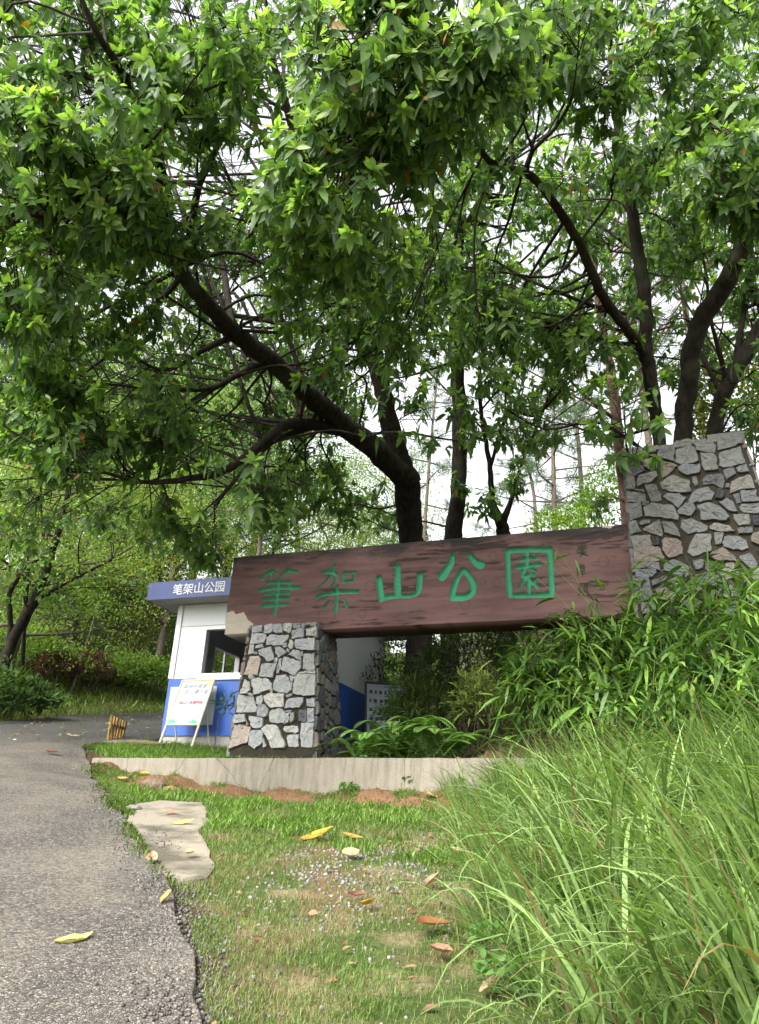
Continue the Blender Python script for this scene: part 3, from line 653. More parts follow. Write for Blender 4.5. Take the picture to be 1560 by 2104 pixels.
def wall_run(fun, length, holes, mats, name):
    """fun(u, depth, z) -> point; panels with rectangular holes (u0,u1,z0,z1)"""
    mbl, mbw = MB(), MB()
    for (z0, z1, mm) in ((Z0, Zb, mbl), (Zb, Zw, mbw)):
        us = sorted({0, length} | {h[0] for h in holes} | {h[1] for h in holes}); zs = sorted({z0, z1} | {min(max(h[2], z0), z1) for h in holes} | {min(max(h[3], z0), z1) for h in holes})
        for a, b in zip(us, us[1:]):
            for c_, d_ in zip(zs, zs[1:]):
                if any(h[0] <= a and b <= h[1] and h[2] <= c_ and d_ <= h[3] for h in holes): continue
                mm.box(fun(a, 0, c_), fun(b, 0, c_) - fun(a, 0, c_), fun(a, T, c_) - fun(a, 0, c_), UP * (d_ - c_))
    mbl.build('lower_wall', M_BLUE, booth); mbw.build('upper_wall', M_WPAN, booth)
Ff = lambda u, d, z: Pb(u, d, z)
Fb = lambda u, d, z: Pb(u, BD - d, z)
Fl = lambda u, d, z: Pb(d, T + u, z)
Fr = lambda u, d, z: Pb(BW - d, T + u, z)
WZ0, WZ1 = Zb + .045, 3.66
win = (.50, 1.22, WZ0, WZ1)
wall_run(Ff, BW, [win, (1.35, 2.1, WZ0, WZ1)], None, 'front')
wall_run(Fb, BW, [(.35, 2.05, WZ0, WZ1)], None, 'back')
wall_run(Fl, BD - 2 * T, [(.9, 1.7, WZ0, WZ1)], None, 'left')
wall_run(Fr, BD - 2 * T, [], None, 'right')
mb = MB(); mb.box(Pb(T, T, Z0 + .004), DR * (BW - 2 * T), NI * (BD - 2 * T), UP * .02); mb.build('floor', M_IN, booth)
def win_frame(fun, h, t=.045, sash=(), name='window', proud=.012):
    mb = MB(); u0, u1, z0, z1 = h
    for a, b, c_, d_ in ((u0 - t * .6, u1 + t * .6, z0 - t * .6, z0 + t * .4), (u0 - t * .6, u1 + t * .6, z1 - t * .4, z1 + t * .6), (u0 - t * .6, u0 + t * .4, z0 + t * .4, z1 - t * .4), (u1 - t * .4, u1 + t * .6, z0 + t * .4, z1 - t * .4)):
        mb.box(fun(a, -proud, c_), fun(b, 0, 0) - fun(a, 0, 0), fun(0, T + proud * 2, 0) - fun(0, 0, 0), UP * (d_ - c_))
    for s in sash:
        mb.box(fun(s - .02, .012, z0 + t * .4), fun(.04, 0, 0) - fun(0, 0, 0), fun(0, .03, 0) - fun(0, 0, 0), UP * (z1 - z0 - t * .8))
    wo_ = mb.build(name, M_WHITE, booth)
    return wo_
w1 = win_frame(Ff, win)
w2 = win_frame(Ff, (1.35, 2.1, WZ0, WZ1))
w3 = win_frame(Fb, (.35, 2.05, WZ0, WZ1), .045, (.92, .99, 1.5))
mb = MB(); mb.box(Fb(.37, .025, WZ0 + .02), Fb(1.66, 0, 0) - Fb(0, 0, 0), Fb(0, .004, 0) - Fb(0, 0, 0), UP * (WZ1 - WZ0 - .04)); mb.build('pane', M_GLASS, w3)
w4 = win_frame(Fl, (.9, 1.7, WZ0, WZ1), .045, (1.3,))
# trim: corner posts, belt rail, panel joints
mb = MB()
for a_ in (Pb(-.012, -.012, Zb + .003), Pb(BW - .073, -.012, Zb + .003), Pb(BW - .073, BD - .073, Zb + .003)):
    mb = MB(); mb.box(a_, DR * .085, NI * .085, UP * (Zw - Zb - .003)); mb.build('corner_post', M_WHITE, booth, .004)
mb = MB(); mb.box(Pb(.46, -.03, Zb - .035), DR * 1.75, NI * .028, UP * .05); mb.build('window_ledge', M_WHITE, booth, .004)
M_JOINT = simple('panel_joint', (.25, .26, .27), .6, .2)
mb = MB(); mb.box(Pb(.076, -.004, 3.70), DR * (BW - .15), NI * .003, UP * .008); mb.box(Pb(.078, -.003, Zb + .01), DR * .006, NI * .002, UP * 1.05); mb.build('panel_joint', M_JOINT, booth)
for u_ in (.80, 1.60):
    mb = MB(); mb.box(Pb(u_, -.003, Z0 + .01), DR * .006, NI * .002, UP * (Zb - Z0 - .06)); mb.build('panel_joint', M_JOINT, booth)
    mb = MB(); mb.box(Pb(u_, -.004, 3.712), DR * .006, NI * .003, UP * .31); mb.build('panel_joint', M_JOINT, booth)
# roof
mb = MB(); ov = .33
mb.box(Pb(-ov, -ov, Zf + .004), DR * (BW + 2 * ov), NI * (BD + 2 * ov), UP * .02); mb.build('soffit', M_SOFFIT, booth)
mb = MB(); mb.box(Pb(-ov - .012, -ov - .012, Zf), DR * (BW + 2 * ov + .024), NI * .012, UP * (Zt - Zf)); mb.box(Pb(-ov - .012, BD + ov, Zf), DR * (BW + 2 * ov + .024), NI * .012, UP * (Zt - Zf))
mb.box(Pb(-ov - .012, -ov, Zf), DR * .012, NI * (BD + 2 * ov), UP * (Zt - Zf)); mb.box(Pb(BW + ov, -ov, Zf), DR * .012, NI * (BD + 2 * ov), UP * (Zt - Zf))
mb.box(Pb(-ov, -ov, Zt - .03), DR * (BW + 2 * ov), NI * (BD + 2 * ov), UP * .02)
fas = mb.build('fascia', M_FASC, booth)
M_LETTER = simple('white_letters', (.72, .74, .76), .5, .3, 5, .06)
text_mesh('lettering', '笔架山公园', .172, M_LETTER, Pb(.085, -ov - .0165, Zf + .065), DR, UP, fas, .003, .0015, 1.0)

mb = MB(); mb.box(Pb(.30, .55, Z0 + .03), DR * 1.3, NI * .5, UP * .74); mb.box(Pb(.26, .50, Z0 + .772), DR * 1.4, NI * .6, UP * .03); mb.build('desk', M_IN, booth)
mb = MB(); mb.box(Pb(1.02, .95, Z0 + .806), DR * .05, NI * .05, UP * .42); mb.box(Pb(.93, .93, Z0 + 1.05), DR * .26, NI * .03, UP * .2); mb.build('monitor', M_JOINT, booth)

# poster fixed to the booth wall
M_PAPER = simple('paper', (.55, .57, .60), .6, .2, 3, .05)
mb = MB(); mb.box(Pb(.06, -.012, 2.32), DR * .74, NI * .008, UP * .52); o = mb.build('wall_poster', M_PAPER); tag(o, 'plain white poster stuck on the blue booth wall behind the easel', 'poster')

# easel sign
def easel(label, base_l, wdt, hgt, lean, right, back, panel, mats):
    t = empty('easel_sign', base_l); tag(t, label, 'easel sign')
    base_l = np.asarray(base_l, float); up = nrm(UP * math.cos(lean) + back * math.sin(lean)); fn = nrm(np.cross(right, up))
    mb = MB(); r_ = .016
    for s in (0, 1): mb.tube([base_l + right * s * wdt, base_l + right * s * wdt + up * hgt], r_, 8)
    z0 = hgt * (1 - panel)
    for zz_ in (z0, hgt): mb.tube([base_l + up * zz_, base_l + right * wdt + up * zz_], r_, 8)
    mb.build('frame', mats[0], t)
    for s in (0, 1):
        m2 = MB(); top = base_l + right * s * wdt + up * hgt * .62
        ft = base_l + right * s * wdt + back * .42 + UP * .0; ft[2] = base_l[2] + .02
        m2.tube([top, ft], .012, 6); m2.build('leg', mats[0], t)
    m3 = MB(); m3.box(base_l + right * .012 + up * (z0 + .012) - fn * .004, right * (wdt - .024), up * (hgt - z0 - .024), fn * .006); pn = m3.build('panel', mats[1], t)
    return t, pn, base_l, up, fn, z0
M_CREAM = simple('cream_frame', (.58, .52, .36), .4, .4, 6, .08); M_POSTER = simple('poster_sheet', (.50, .53, .58), .35, .4, 3, .04)
M_TXT = simple('poster_grey_text', (.22, .25, .25), .6, .2); M_RED = simple('poster_red_text', (.50, .07, .08), .6, .2); M_PGREEN = simple('poster_green', (.10, .42, .24), .5, .3, 20, .3); M_PLIME = simple('poster_lime', (.42, .62, .22), .5, .3, 9, .3)
eb = at(327, 1526, 10.42); eb[2] = float(zg(eb[0], eb[1])) + .01
EW = .50
et, pn, eb, eu, ef, ez = easel('cream framed easel sign with fire notice poster leaning against the blue booth', eb, EW, .97, math.radians(20), DR, NI, .68, (M_CREAM, M_POSTER))
def pt(u, v, d=.004): return eb + DR * u + eu * (ez + v) + ef * d
PH = .97 - ez
text_mesh('heading', '森林护我家', .075, M_TXT, pt(.05, PH - .12), DR, eu, pn, .001, 0, 1., .2)
text_mesh('heading', '防火靠大家', .075, M_TXT, pt(.10, PH - .205), DR, eu, pn, .001, 0, 1., .2)
text_mesh('notice_line', '进山人员请扫码', .052, M_RED, pt(.075, PH - .36), DR, eu, pn, .001, .001)
mb = MB()
for i, v in enumerate((PH - .265, PH - .295)):
    x = .07
    while x < .42:
        L_ = rng.uniform(.015, .035); mb.box(pt(x, v), DR * L_, eu * .009, ef * .001); x += L_ + rng.uniform(.01, .03)
mb.build('lettering', M_TXT, pn)
mb = MB()
for cx in (.075, .40):
    for a in range(9):
        th = math.pi * (a + .5) / 9; c_ = pt(cx, .015, .003 + .0003 * a); tip = c_ + (DR * math.cos(th) + eu * math.sin(th)) * rng.uniform(.05, .085); sd = (DR * -math.sin(th) + eu * math.cos(th)) * .018; md = (c_ + tip) / 2
        mb.add([c_, md - sd, tip, md + sd], [(0, 1, 2, 3)])
mb.build('printed_leaves', M_PGREEN, pn)
mb = MB(); mb.add([pt(EW - .02, PH - .02), pt(EW - .17, PH - .02), pt(EW - .08, PH - .05), pt(EW - .02, PH - .13)], [(0, 1, 2, 3)]); mb.build('printed_corner', M_PLIME, pn)

# second easel beside the booth's side wall
M_DARKF = simple('dark_frame', (.03, .032, .035), .5, .4); M_BOARD = simple('pale_board', (.26, .30, .34), .5, .3)  # board colour lowered to carry the shade it stands in
e2 = Pb(BW + .36, .70, 0); e2[2] = float(zg(e2[0], e2[1])) + .02
t2, pn2, e2b, u2, f2, z2 = easel('dark framed notice easel half hidden by shrubs beside the booth side wall', e2, .55, 1.0, math.radians(14), nrm(NI * .5 + DR * .85), nrm(NI * .8 - DR * .5), .8, (M_DARKF, M_BOARD))
mb = MB(); r2 = nrm(NI * .5 + DR * .85)
for row in range(5):
    x = .05
    while x < .45:
        L_ = rng.uniform(.02, .05); mb.box(e2b + r2 * x + u2 * (z2 + .12 + row * .13) + f2 * .003, r2 * L_, u2 * .05, f2 * .002); x += L_ + .035
mb.build('lettering', M_DARKF, pn2)

# low yellow barrier by the road
M_YEL = NT('yellow_black_paint', .6, .3); k = M_YEL
sz_ = k.n('ShaderNodeSeparateXYZ', {0: k.co()}); k.base(k.mix(k.ramp(k.noise(14, 4, .6, k.co((3, 3, .4))), [(.46, 0.), (.58, 1.)]), (.26, .16, .035), (.06, .04, .016))); M_YEL = k.m
bp = at(222, 1521, 10.9)
bar = empty('barrier', (bp[0], bp[1], float(zg(bp[0], bp[1])))); tag(bar, 'row of short weathered yellow posts at the road edge beside the booth', 'barrier')
for i in range(6):
    p = at(222 + 5.6 * i, 1521, 10.9 + .11 * i); zb = float(zg(p[0], p[1])) - .05; h = .40 - .022 * i
    mb = MB(); mb.tube([(p[0], p[1], zb), (p[0] + .004 * i, p[1], zb + h)], .021, 8); mb.build('post', M_YEL, bar)
mb = MB(); a = bp + np.array([-.03, 0, 0]); b = at(252, 1521, 11.47); mb.tube([(a[0], a[1], zg(a[0], a[1]) + .24), (b[0], b[1], zg(b[0], b[1]) + .15)], .018, 6); mb.build('rail', M_YEL, bar)

# dark broken kerb stone along the bed by the road
M_ROCK = simple('brown_rock', (.17, .125, .09), .9, .15, 9, .4, .02); M_GROCK = simple('grey_rock', (.20, .19, .17), .9, .15, 9, .4, .02)
def rock(name, label, loc, size, mat, seed, cat='rock', group=None, rz=0):
    r = np.random.default_rng(seed); import bmesh as _b
    bm = _b.new(); _b.ops.create_icosphere(bm, subdivisions=2, radius=1)
    nn = r.normal(size=(7, 3)); nn = nrm(nn); hh = r.uniform(.55, .85, 7)
    for v in bm.verts:
        p = np.array(v.co)
        for q, h in zip(nn, hh):
            d = p @ q
            if d > h: p = p - q * (d - h)
        p = p * (1 + r.normal(0, .02)) * size
        v.co = (p[0] * math.cos(rz) - p[1] * math.sin(rz), p[0] * math.sin(rz) + p[1] * math.cos(rz), p[2])
    me = bpy.data.meshes.new(name); bm.to_mesh(me); bm.free(); me.materials.append(mat)
    o = link(name, me); o.location = [float(c) for c in loc]; tag(o, label, cat, group); return o
rock('rock', 'angular brown rock between the road edge and the concrete kerb', gpos(315, 1628, .03), (.14, .10, .085), M_ROCK, 3)
rock('rock', 'orange brown clod of clay against the brown rock below the kerb', gpos(352, 1632, .02), (.09, .07, .06), simple('clay', (.30, .17, .10), .95, .1, 12, .3, .02), 4)
rock('rock', 'small grey stone on the mossy road edge above the concrete slab', gpos(272, 1665, .01), (.07, .08, .03), M_GROCK, 5)
rock('kerb_stone', 'long dark broken kerb stone in front of the booth grass strip', gpos(268, 1532, .02), (.55, .09, .055), M_ROCK, 6, 'kerb stone', None, math.atan2(-.354, .935))
rock('rock', 'flat mossy boulder at the foot of the stone pillar', gpos(478, 1545, .0), (.12, .1, .05), M_GROCK, 8)
M_RUST = simple('terracotta', (.22, .09, .045), .8, .2, 9, .3)

# ------------------------------------------------------------------ leaf builders
def leaves_np(O, D, Uu, L, Wd, droop, fold=.25, full=True):
    """leaf blades: origin, direction, up normal, length, width, droop"""
    N = len(O); D = nrm(D); S = nrm(np.cross(D, Uu)); Nn = np.cross(S, D)
    L = np.broadcast_to(L, N).astype(float)[:, None]; Wd = np.broadcast_to(Wd, N).astype(float)[:, None]; dr = np.broadcast_to(droop, N).astype(float)[:, None]
    zz_ = np.array([[0, 0, -1.]])
    def mid(t): return O + D * L * t + zz_ * (dr * L * t * t)
    if full:
        rows = [mid(0)]
        for t, w in ((.28, .85), (.62, .9)):
            c_ = mid(t); rows += [c_ - S * Wd * w * .5 + Nn * Wd * fold * w, c_, c_ + S * Wd * w * .5 + Nn * Wd * fold * w]
        rows.append(mid(1.0))
        V = np.stack(rows, 1); n = 8; b = (np.arange(N) * n)[:, None]
        T3 = np.array([[0, 2, 1], [0, 3, 2], [4, 5, 7], [5, 6, 7]]); T4 = np.array([[1, 2, 5, 4], [2, 3, 6, 5]])
        return V.reshape(-1, 3), [(b[:, None] + T3[None]).reshape(-1, 3), (b[:, None] + T4[None]).reshape(-1, 4)], n
    c_ = mid(.45)
    V = np.stack([mid(0), c_ - S * Wd * .5 + Nn * Wd * fold * .5, mid(1.0), c_ + S * Wd * .5 + Nn * Wd * fold * .5], 1); b = (np.arange(N) * 4)[:, None]
    T3 = np.array([[0, 2, 1], [0, 3, 2]])
    return V.reshape(-1, 3), [(b[:, None] + T3[None]).reshape(-1, 3)], 4

def leaf_obj(name, O, D, Uu, L, Wd, droop, cols, mat, parent=None, fold=.22, full=True):
    V, F, n = leaves_np(O, D, Uu, L, Wd, droop, fold, full)
    return link(name, np_mesh(name, V, F, mat, np.repeat(cols, n, axis=0)), parent)

def shoots(r, P, A, size, bright, n_y=6, n_o=9, full=True):
    """leafy shoots: P tips, A axes, bright 0..1 -> leaf arrays"""
    N = len(P); A = nrm(A); ref = np.where(np.abs(A[:, 2:3]) > .9, [[1., 0, 0]], [[0, 0, 1.]]); X = nrm(np.cross(A, ref)); Y = np.cross(A, X)
    Os, Ds, Us, Ls, Ws, Dr, Cs = [], [], [], [], [], [], []
    for grp, n in (('y', n_y), ('o', n_o)):
        for j in range(n):
            th = j * 2.4 + r.random(N) * .9; rad = (np.cos(th)[:, None] * X + np.sin(th)[:, None] * Y)
            if grp == 'y':
                el = r.uniform(.25, 1.0, N); back = -.02 * j / n
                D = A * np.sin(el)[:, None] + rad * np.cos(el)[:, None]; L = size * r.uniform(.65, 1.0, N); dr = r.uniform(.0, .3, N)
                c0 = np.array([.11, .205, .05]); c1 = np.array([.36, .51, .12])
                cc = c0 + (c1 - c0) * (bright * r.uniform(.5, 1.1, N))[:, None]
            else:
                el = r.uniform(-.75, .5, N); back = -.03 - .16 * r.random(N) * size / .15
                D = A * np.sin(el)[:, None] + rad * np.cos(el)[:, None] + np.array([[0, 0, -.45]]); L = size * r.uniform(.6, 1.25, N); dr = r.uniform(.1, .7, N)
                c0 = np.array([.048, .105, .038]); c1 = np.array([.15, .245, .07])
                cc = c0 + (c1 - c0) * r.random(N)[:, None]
                gl = r.random(N) < .008; cc[gl] = np.array([.28, .17, .04])
            o = P + A * (np.broadcast_to(back, N))[:, None]
            Os.append(o); Ds.append(D); Us.append(nrm(A + r.normal(0, .25, (N, 3)))); Ls.append(L); Ws.append(L * r.uniform(.34, .50, N)); Dr.append(dr); Cs.append(cc)
    return [np.concatenate(q) for q in (Os, Ds, Us, Ls, Ws, Dr, Cs)]

# ------------------------------------------------------------------ canopy trees
CMAP = ["6667765899887756", "5667545999888857", "6898756899877868", "8887678987788878", "7876778987767668", "5767678888865556", "4656677887664456", "5456777688654445", "6677777885455434", "7888888653454433", "5566888964543333"]
def cov(px, py):
    i = int(np.clip(py // 100, 0, 10)); j = int(np.clip(px // 100, 0, 15)); return int(CMAP[i][j]) / 9.
TREES = {}
class Tree:
    def __init__(s, name, label, cat='tree', bark=M_BARK, group=None):
        s.name, s.label, s.cat, s.bark, s.group = name, label, cat, bark, group; s.seg = []; s.limbs = []; s.P = []; s.A = []; s.B = []; s.S = []; s.r = np.random.default_rng(abs(hash(name + label)) % 1000 if False else len(label) * 31 + len(name))
    def limb(s, pts, k=6, n=10, wob=.03):
        """pts (px,py,w,radius px)"""
        P_ = np.array([atw(*q[:3]) for q in pts]); R_ = np.array([q[3] * q[2] / FPX for q in pts]) * .72
        s.limb_w(P_, R_, k, n, wob)
    def limb_w(s, P_, R_, k=6, n=10, wob=.03):
        C_ = catmull(P_, k); t = np.linspace(0, len(P_) - 1, len(C_)); rr = np.interp(t, np.arange(len(P_)), R_)
        C_ = C_ + s.r.normal(0, 1, C_.shape) * (rr * .08)[:, None]
        s.seg.append(tube_np(C_, rr, n, wob, s.r)); s.limbs.append((C_, rr))
    def near(s, p):
        best = None
        for C_, rr in s.limbs:
            d = np.linalg.norm(C_ - p, axis=1); i = int(np.argmin(d))
            if best is None or d[i] < best[0]: best = (d[i], C_[i], rr[i])
        return best
    def branch(s, p, q, r0, r1=.004, k=5, n=5):
        a = np.asarray(p); b = np.asarray(q); L = np.linalg.norm(b - a); m1 = a + (b - a) * .4 + s.r.normal(0, .08 * L, 3) + np.array([0, 0, .05 * L]); m2 = a + (b - a) * .75 + s.r.normal(0, .05 * L, 3)
        C_ = catmull([a, m1, m2, b], 4); s.seg.append(tube_np(C_, np.linspace(r0, r1, len(C_)), n)); return C_
    def clump(s, c, rad, ns, size, bright, up=.55, face=.15):
        c = np.asarray(c, float); d, lp, lr = s.near(c)
        cand = [(q, w_) for C_, rr in s.limbs for q, w_, e_ in zip(C_, rr, np.linalg.norm(C_ - c, axis=1)) if e_ < d * 1.35 + .15 and w_ < .11 and q[2] < c[2] + .5]
        if cand: lp, lr = cand[s.r.integers(len(cand))]; d = float(np.linalg.norm(lp - c))
        # branch to the clump
        C_ = s.branch(lp, c, min(lr * .5, .006 + .008 * d + .004), .005)
        for i in range(ns):
            v = s.r.normal(size=3); v /= np.linalg.norm(v); rr = rad * s.r.uniform(.45, 1.0); tip = c + v * rr * np.array([1.1, 1.1, .8])
            ax = v * .7 + np.array([0, 0, up]) - nrm(c - CAM) * face + s.r.normal(0, .25, 3)
            j = s.r.integers(len(C_) // 2, len(C_)); s.seg.append(tube_np(np.array([C_[j], (C_[j] + tip) / 2 + s.r.normal(0, .04, 3), tip]), np.array([.005, .004, .003]), 4))
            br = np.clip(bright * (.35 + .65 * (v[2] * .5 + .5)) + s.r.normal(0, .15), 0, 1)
            s.P.append(tip); s.A.append(ax); s.B.append(br); s.S.append(size * s.r.uniform(.85, 1.12))
    def build(s, ny=6, no=9, full=True, mat=None):
        base = s.limbs[0][0][0]; t = empty(s.name, base); tag(t, s.label, s.cat, s.group)
        n = 0; Vs = []; Fs = {}
        for V, Q in s.seg: Vs.append(V); Fs.setdefault(Q.shape[1], []).append(Q + n); n += len(V)
        link('trunk', np_mesh('trunk', np.vstack(Vs), [np.vstack(f) for f in Fs.values()], s.bark, None, True), t)
        if s.P:
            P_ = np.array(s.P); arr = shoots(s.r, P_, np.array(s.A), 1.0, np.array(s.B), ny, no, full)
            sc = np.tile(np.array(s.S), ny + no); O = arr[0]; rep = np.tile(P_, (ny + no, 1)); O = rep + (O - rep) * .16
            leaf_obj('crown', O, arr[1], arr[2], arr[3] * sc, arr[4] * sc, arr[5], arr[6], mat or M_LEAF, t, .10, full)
        return t
def down(tree, px, py, w, r, spread=1.25):
    p = atw(px, py, w); return p
def rooted(pts, x_shift=0.0):
    """prepend a world-space root under the first survey point; returns positions and radii"""
    P_ = np.array([atw(*q[:3]) for q in pts]); R_ = np.array([q[3] * q[2] / FPX for q in pts]) * .78
    p = P_[0].copy(); g = float(zg(p[0] + x_shift, p[1])) - .15
    if p[2] > g + .3:
        root = np.array([p[0] + x_shift, p[1], g]); mid = (root + p) / 2 + np.array([x_shift * .1, 0, 0])
        return np.vstack([root, mid, P_]), np.concatenate([[R_[0] * 1.35, R_[0] * 1.05], R_])
    return P_, R_

tA = Tree('evergreen_tree', 'big forked evergreen tree behind the sign with a long limb sweeping over the booth')
tA.limb_w(*rooted([(862, 1250, 11.3, 33), (848, 1100, 11.2, 33), (838, 1020, 11, 35), (822, 955, 10.8, 33), (808, 900, 10.7, 28)]), n=14)
tA.limb([(842, 990, 10.95, 38), (775, 927, 10.5, 33), (700, 868, 10.1, 30), (640, 815, 9.7, 28), (560, 745, 9.2, 27), (490, 690, 8.8, 25), (420, 620, 8.3, 23), (370, 550, 7.9, 21), (340, 480, 7.5, 18), (345, 400, 7.1, 15), (300, 270, 6.6, 14), (250, 150, 6.2, 12), (190, 50, 5.9, 9), (140, -80, 5.7, 5)], n=14)
tA.limb([(812, 940, 10.75, 32), (795, 840, 10.6, 26), (770, 740, 10.5, 23), (745, 640, 10.4, 19), (720, 540, 10.2, 15), (715, 420, 10, 12), (700, 280, 9.8, 9), (660, 120, 9.6, 6), (640, -60, 9.5, 3)])
tA.limb([(735, 893, 10.3, 18), (650, 873, 9.9, 17), (585, 873, 9.5, 15), (530, 920, 9.2, 13), (460, 968, 8.8, 11), (380, 985, 8.5, 9), (290, 990, 8.2, 6), (180, 960, 7.9, 3)])
tA.limb([(640, 878, 9.9, 9), (560, 908, 9.5, 8), (490, 980, 9.2, 6), (440, 1040, 9.0, 4)])
tA.limb([(556, 745, 9.2, 10), (500, 765, 9.1, 9), (430, 798, 8.9, 8), (340, 798, 8.7, 6), (230, 790, 8.5, 4), (120, 770, 8.2, 3)])
tA.limb([(482, 690, 8.8, 10), (425, 715, 8.5, 8), (340, 760, 8.2, 5), (250, 720, 8.0, 3)])
tA.limb([(372, 552, 7.9, 15), (392, 480, 7.8, 12), (410, 380, 7.6, 10), (470, 250, 7.3, 7), (490, 120, 7.1, 4)])
tA.limb([(730, 580, 10.3, 13), (640, 520, 9.9, 12), (580, 480, 9.6, 10), (520, 455, 9.3, 9), (490, 400, 9.1, 6), (450, 330, 8.9, 3)])
tA.limb([(722, 500, 10.1, 13), (650, 380, 9.9, 12), (605, 270, 9.7, 13), (580, 190, 9.5, 11), (540, 60, 9.3, 7)])
tA.limb([(300, 270, 6.6, 11), (150, 435, 6.3, 9), (50, 440, 6.1, 6), (-80, 430, 5.9, 3)])
tA.limb([(715, 430, 10, 9), (730, 300, 8.2, 9), (760, 180, 6.6, 8), (800, 80, 5.4, 6), (840, -40, 4.9, 4)])
tB = Tree('evergreen_tree', 'straight dark evergreen tree standing close to the right of the big forked tree')
tB.limb_w(*rooted([(925, 1180, 12.2, 24), (932, 1100, 12.1, 24), (942, 1000, 12, 20), (945, 880, 12, 20), (938, 740, 12, 18), (932, 600, 11.9, 16), (945, 480, 11.8, 15), (950, 380, 11.7, 12), (955, 250, 11.5, 8), (930, 100, 11.3, 5)]), n=12)
tB.limb([(945, 480, 11.8, 11), (985, 420, 11.6, 10), (1020, 340, 11.3, 7), (1060, 240, 11.0, 4)])
tB.limb([(938, 620, 11.9, 9), (880, 560, 11.6, 7), (850, 460, 11.2, 4)])
tC = Tree('evergreen_tree', 'slender evergreen tree forking above the top left corner of the tall stone pillar')
tC.limb_w(*rooted([(1358, 925, 9.1, 17), (1340, 800, 9, 18), (1328, 720, 9, 18), (1325, 620, 9, 17), (1308, 500, 9, 16), (1290, 380, 8.9, 14), (1270, 250, 8.8, 11), (1255, 120, 8.6, 7), (1250, -40, 8.5, 4)]), n=12)
tC.limb([(1330, 735, 9, 15), (1290, 680, 8.8, 14), (1240, 610, 8.5, 14), (1195, 510, 8.2, 13), (1160, 450, 8, 13), (1110, 380, 7.7, 12), (1080, 355, 7.5, 12), (1040, 345, 7.3, 11), (1000, 325, 7.1, 9), (960, 250, 6.5, 7), (920, 160, 5.9, 5), (880, 80, 5.4, 3)], n=12)
tC.limb([(1080, 355, 7.5, 9), (1095, 310, 7.4, 7), (1150, 250, 7.3, 5), (1200, 150, 7.2, 3)])
tC.limb([(1290, 380, 8.9, 9), (1350, 300, 8.2, 7), (1380, 200, 7.6, 5), (1400, 100, 7.2, 3)])
tD = Tree('evergreen_tree', 'thick dark evergreen tree rising behind the middle of the tall stone pillar')
tD.limb_w(*rooted([(1403, 915, 9.6, 22), (1412, 800, 9.6, 24), (1430, 690, 9.5, 25), (1480, 600, 9.3, 25), (1520, 520, 9.1, 22), (1550, 430, 8.9, 19), (1575, 300, 8.6, 14), (1590, 150, 8.3, 10), (1590, 0, 8, 6)]), n=14)
tD.limb([(1550, 440, 8.9, 13), (1510, 380, 8.0, 9), (1480, 330, 7.2, 6), (1460, 260, 6.7, 4)])
tE = Tree('evergreen_tree', 'leaning dark evergreen trunk behind the right end of the tall stone pillar')
tE.limb_w(*rooted([(1466, 910, 10, 20), (1490, 800, 10, 20), (1530, 730, 10, 22), (1580, 650, 10, 20), (1640, 540, 9.9, 17), (1700, 380, 9.6, 11), (1720, 200, 9.3, 6)]), n=12)
tE.limb([(1494, 790, 10, 8), (1480, 730, 9.9, 7), (1462, 660, 9.8, 5), (1450, 560, 9.7, 4), (1430, 470, 9.6, 3)])
tS = Tree('small_evergreen_tree', 'small many stemmed tree sprouting right behind the top edge of the sign')
tS.limb_w(*rooted([(1035, 1110, 12.6, 20), (1030, 1075, 12.6, 16), (1012, 1030, 12.6, 9), (1006, 950, 12.6, 7), (992, 870, 12.5, 6), (985, 780, 12.4, 5), (1000, 650, 12.3, 3)]))
tS.limb([(1032, 1075, 12.6, 13), (1050, 1030, 12.5, 7), (1070, 960, 12.4, 5), (1110, 860, 12.2, 4), (1150, 760, 12, 3)])
tS.limb([(1008, 960, 12.6, 5), (1045, 850, 12.3, 6), (1095, 855, 12.2, 5), (1130, 830, 12.2, 3)])
tF = Tree('reddish_tree', 'thin tree with reddish brown bark just left of the tall stone pillar', 'tree', M_BARK_R)
tF.limb_w(*rooted([(1282, 1000, 14.2, 14), (1275, 930, 14, 14), (1265, 850, 14, 14), (1255, 760, 14, 12), (1240, 680, 14, 10), (1215, 520, 14, 8), (1200, 400, 14, 5), (1190, 300, 14, 3)]))
tF.limb([(1262, 860, 14, 6), (1210, 820, 13.8, 5), (1170, 780, 13.6, 3)])
near_trees = [tA, tB, tC, tD, tE, tS, tF]

r = np.random.default_rng(11)
def nearest_tree(p, lst):
    return min(lst, key=lambda t: t.near(p)[0])
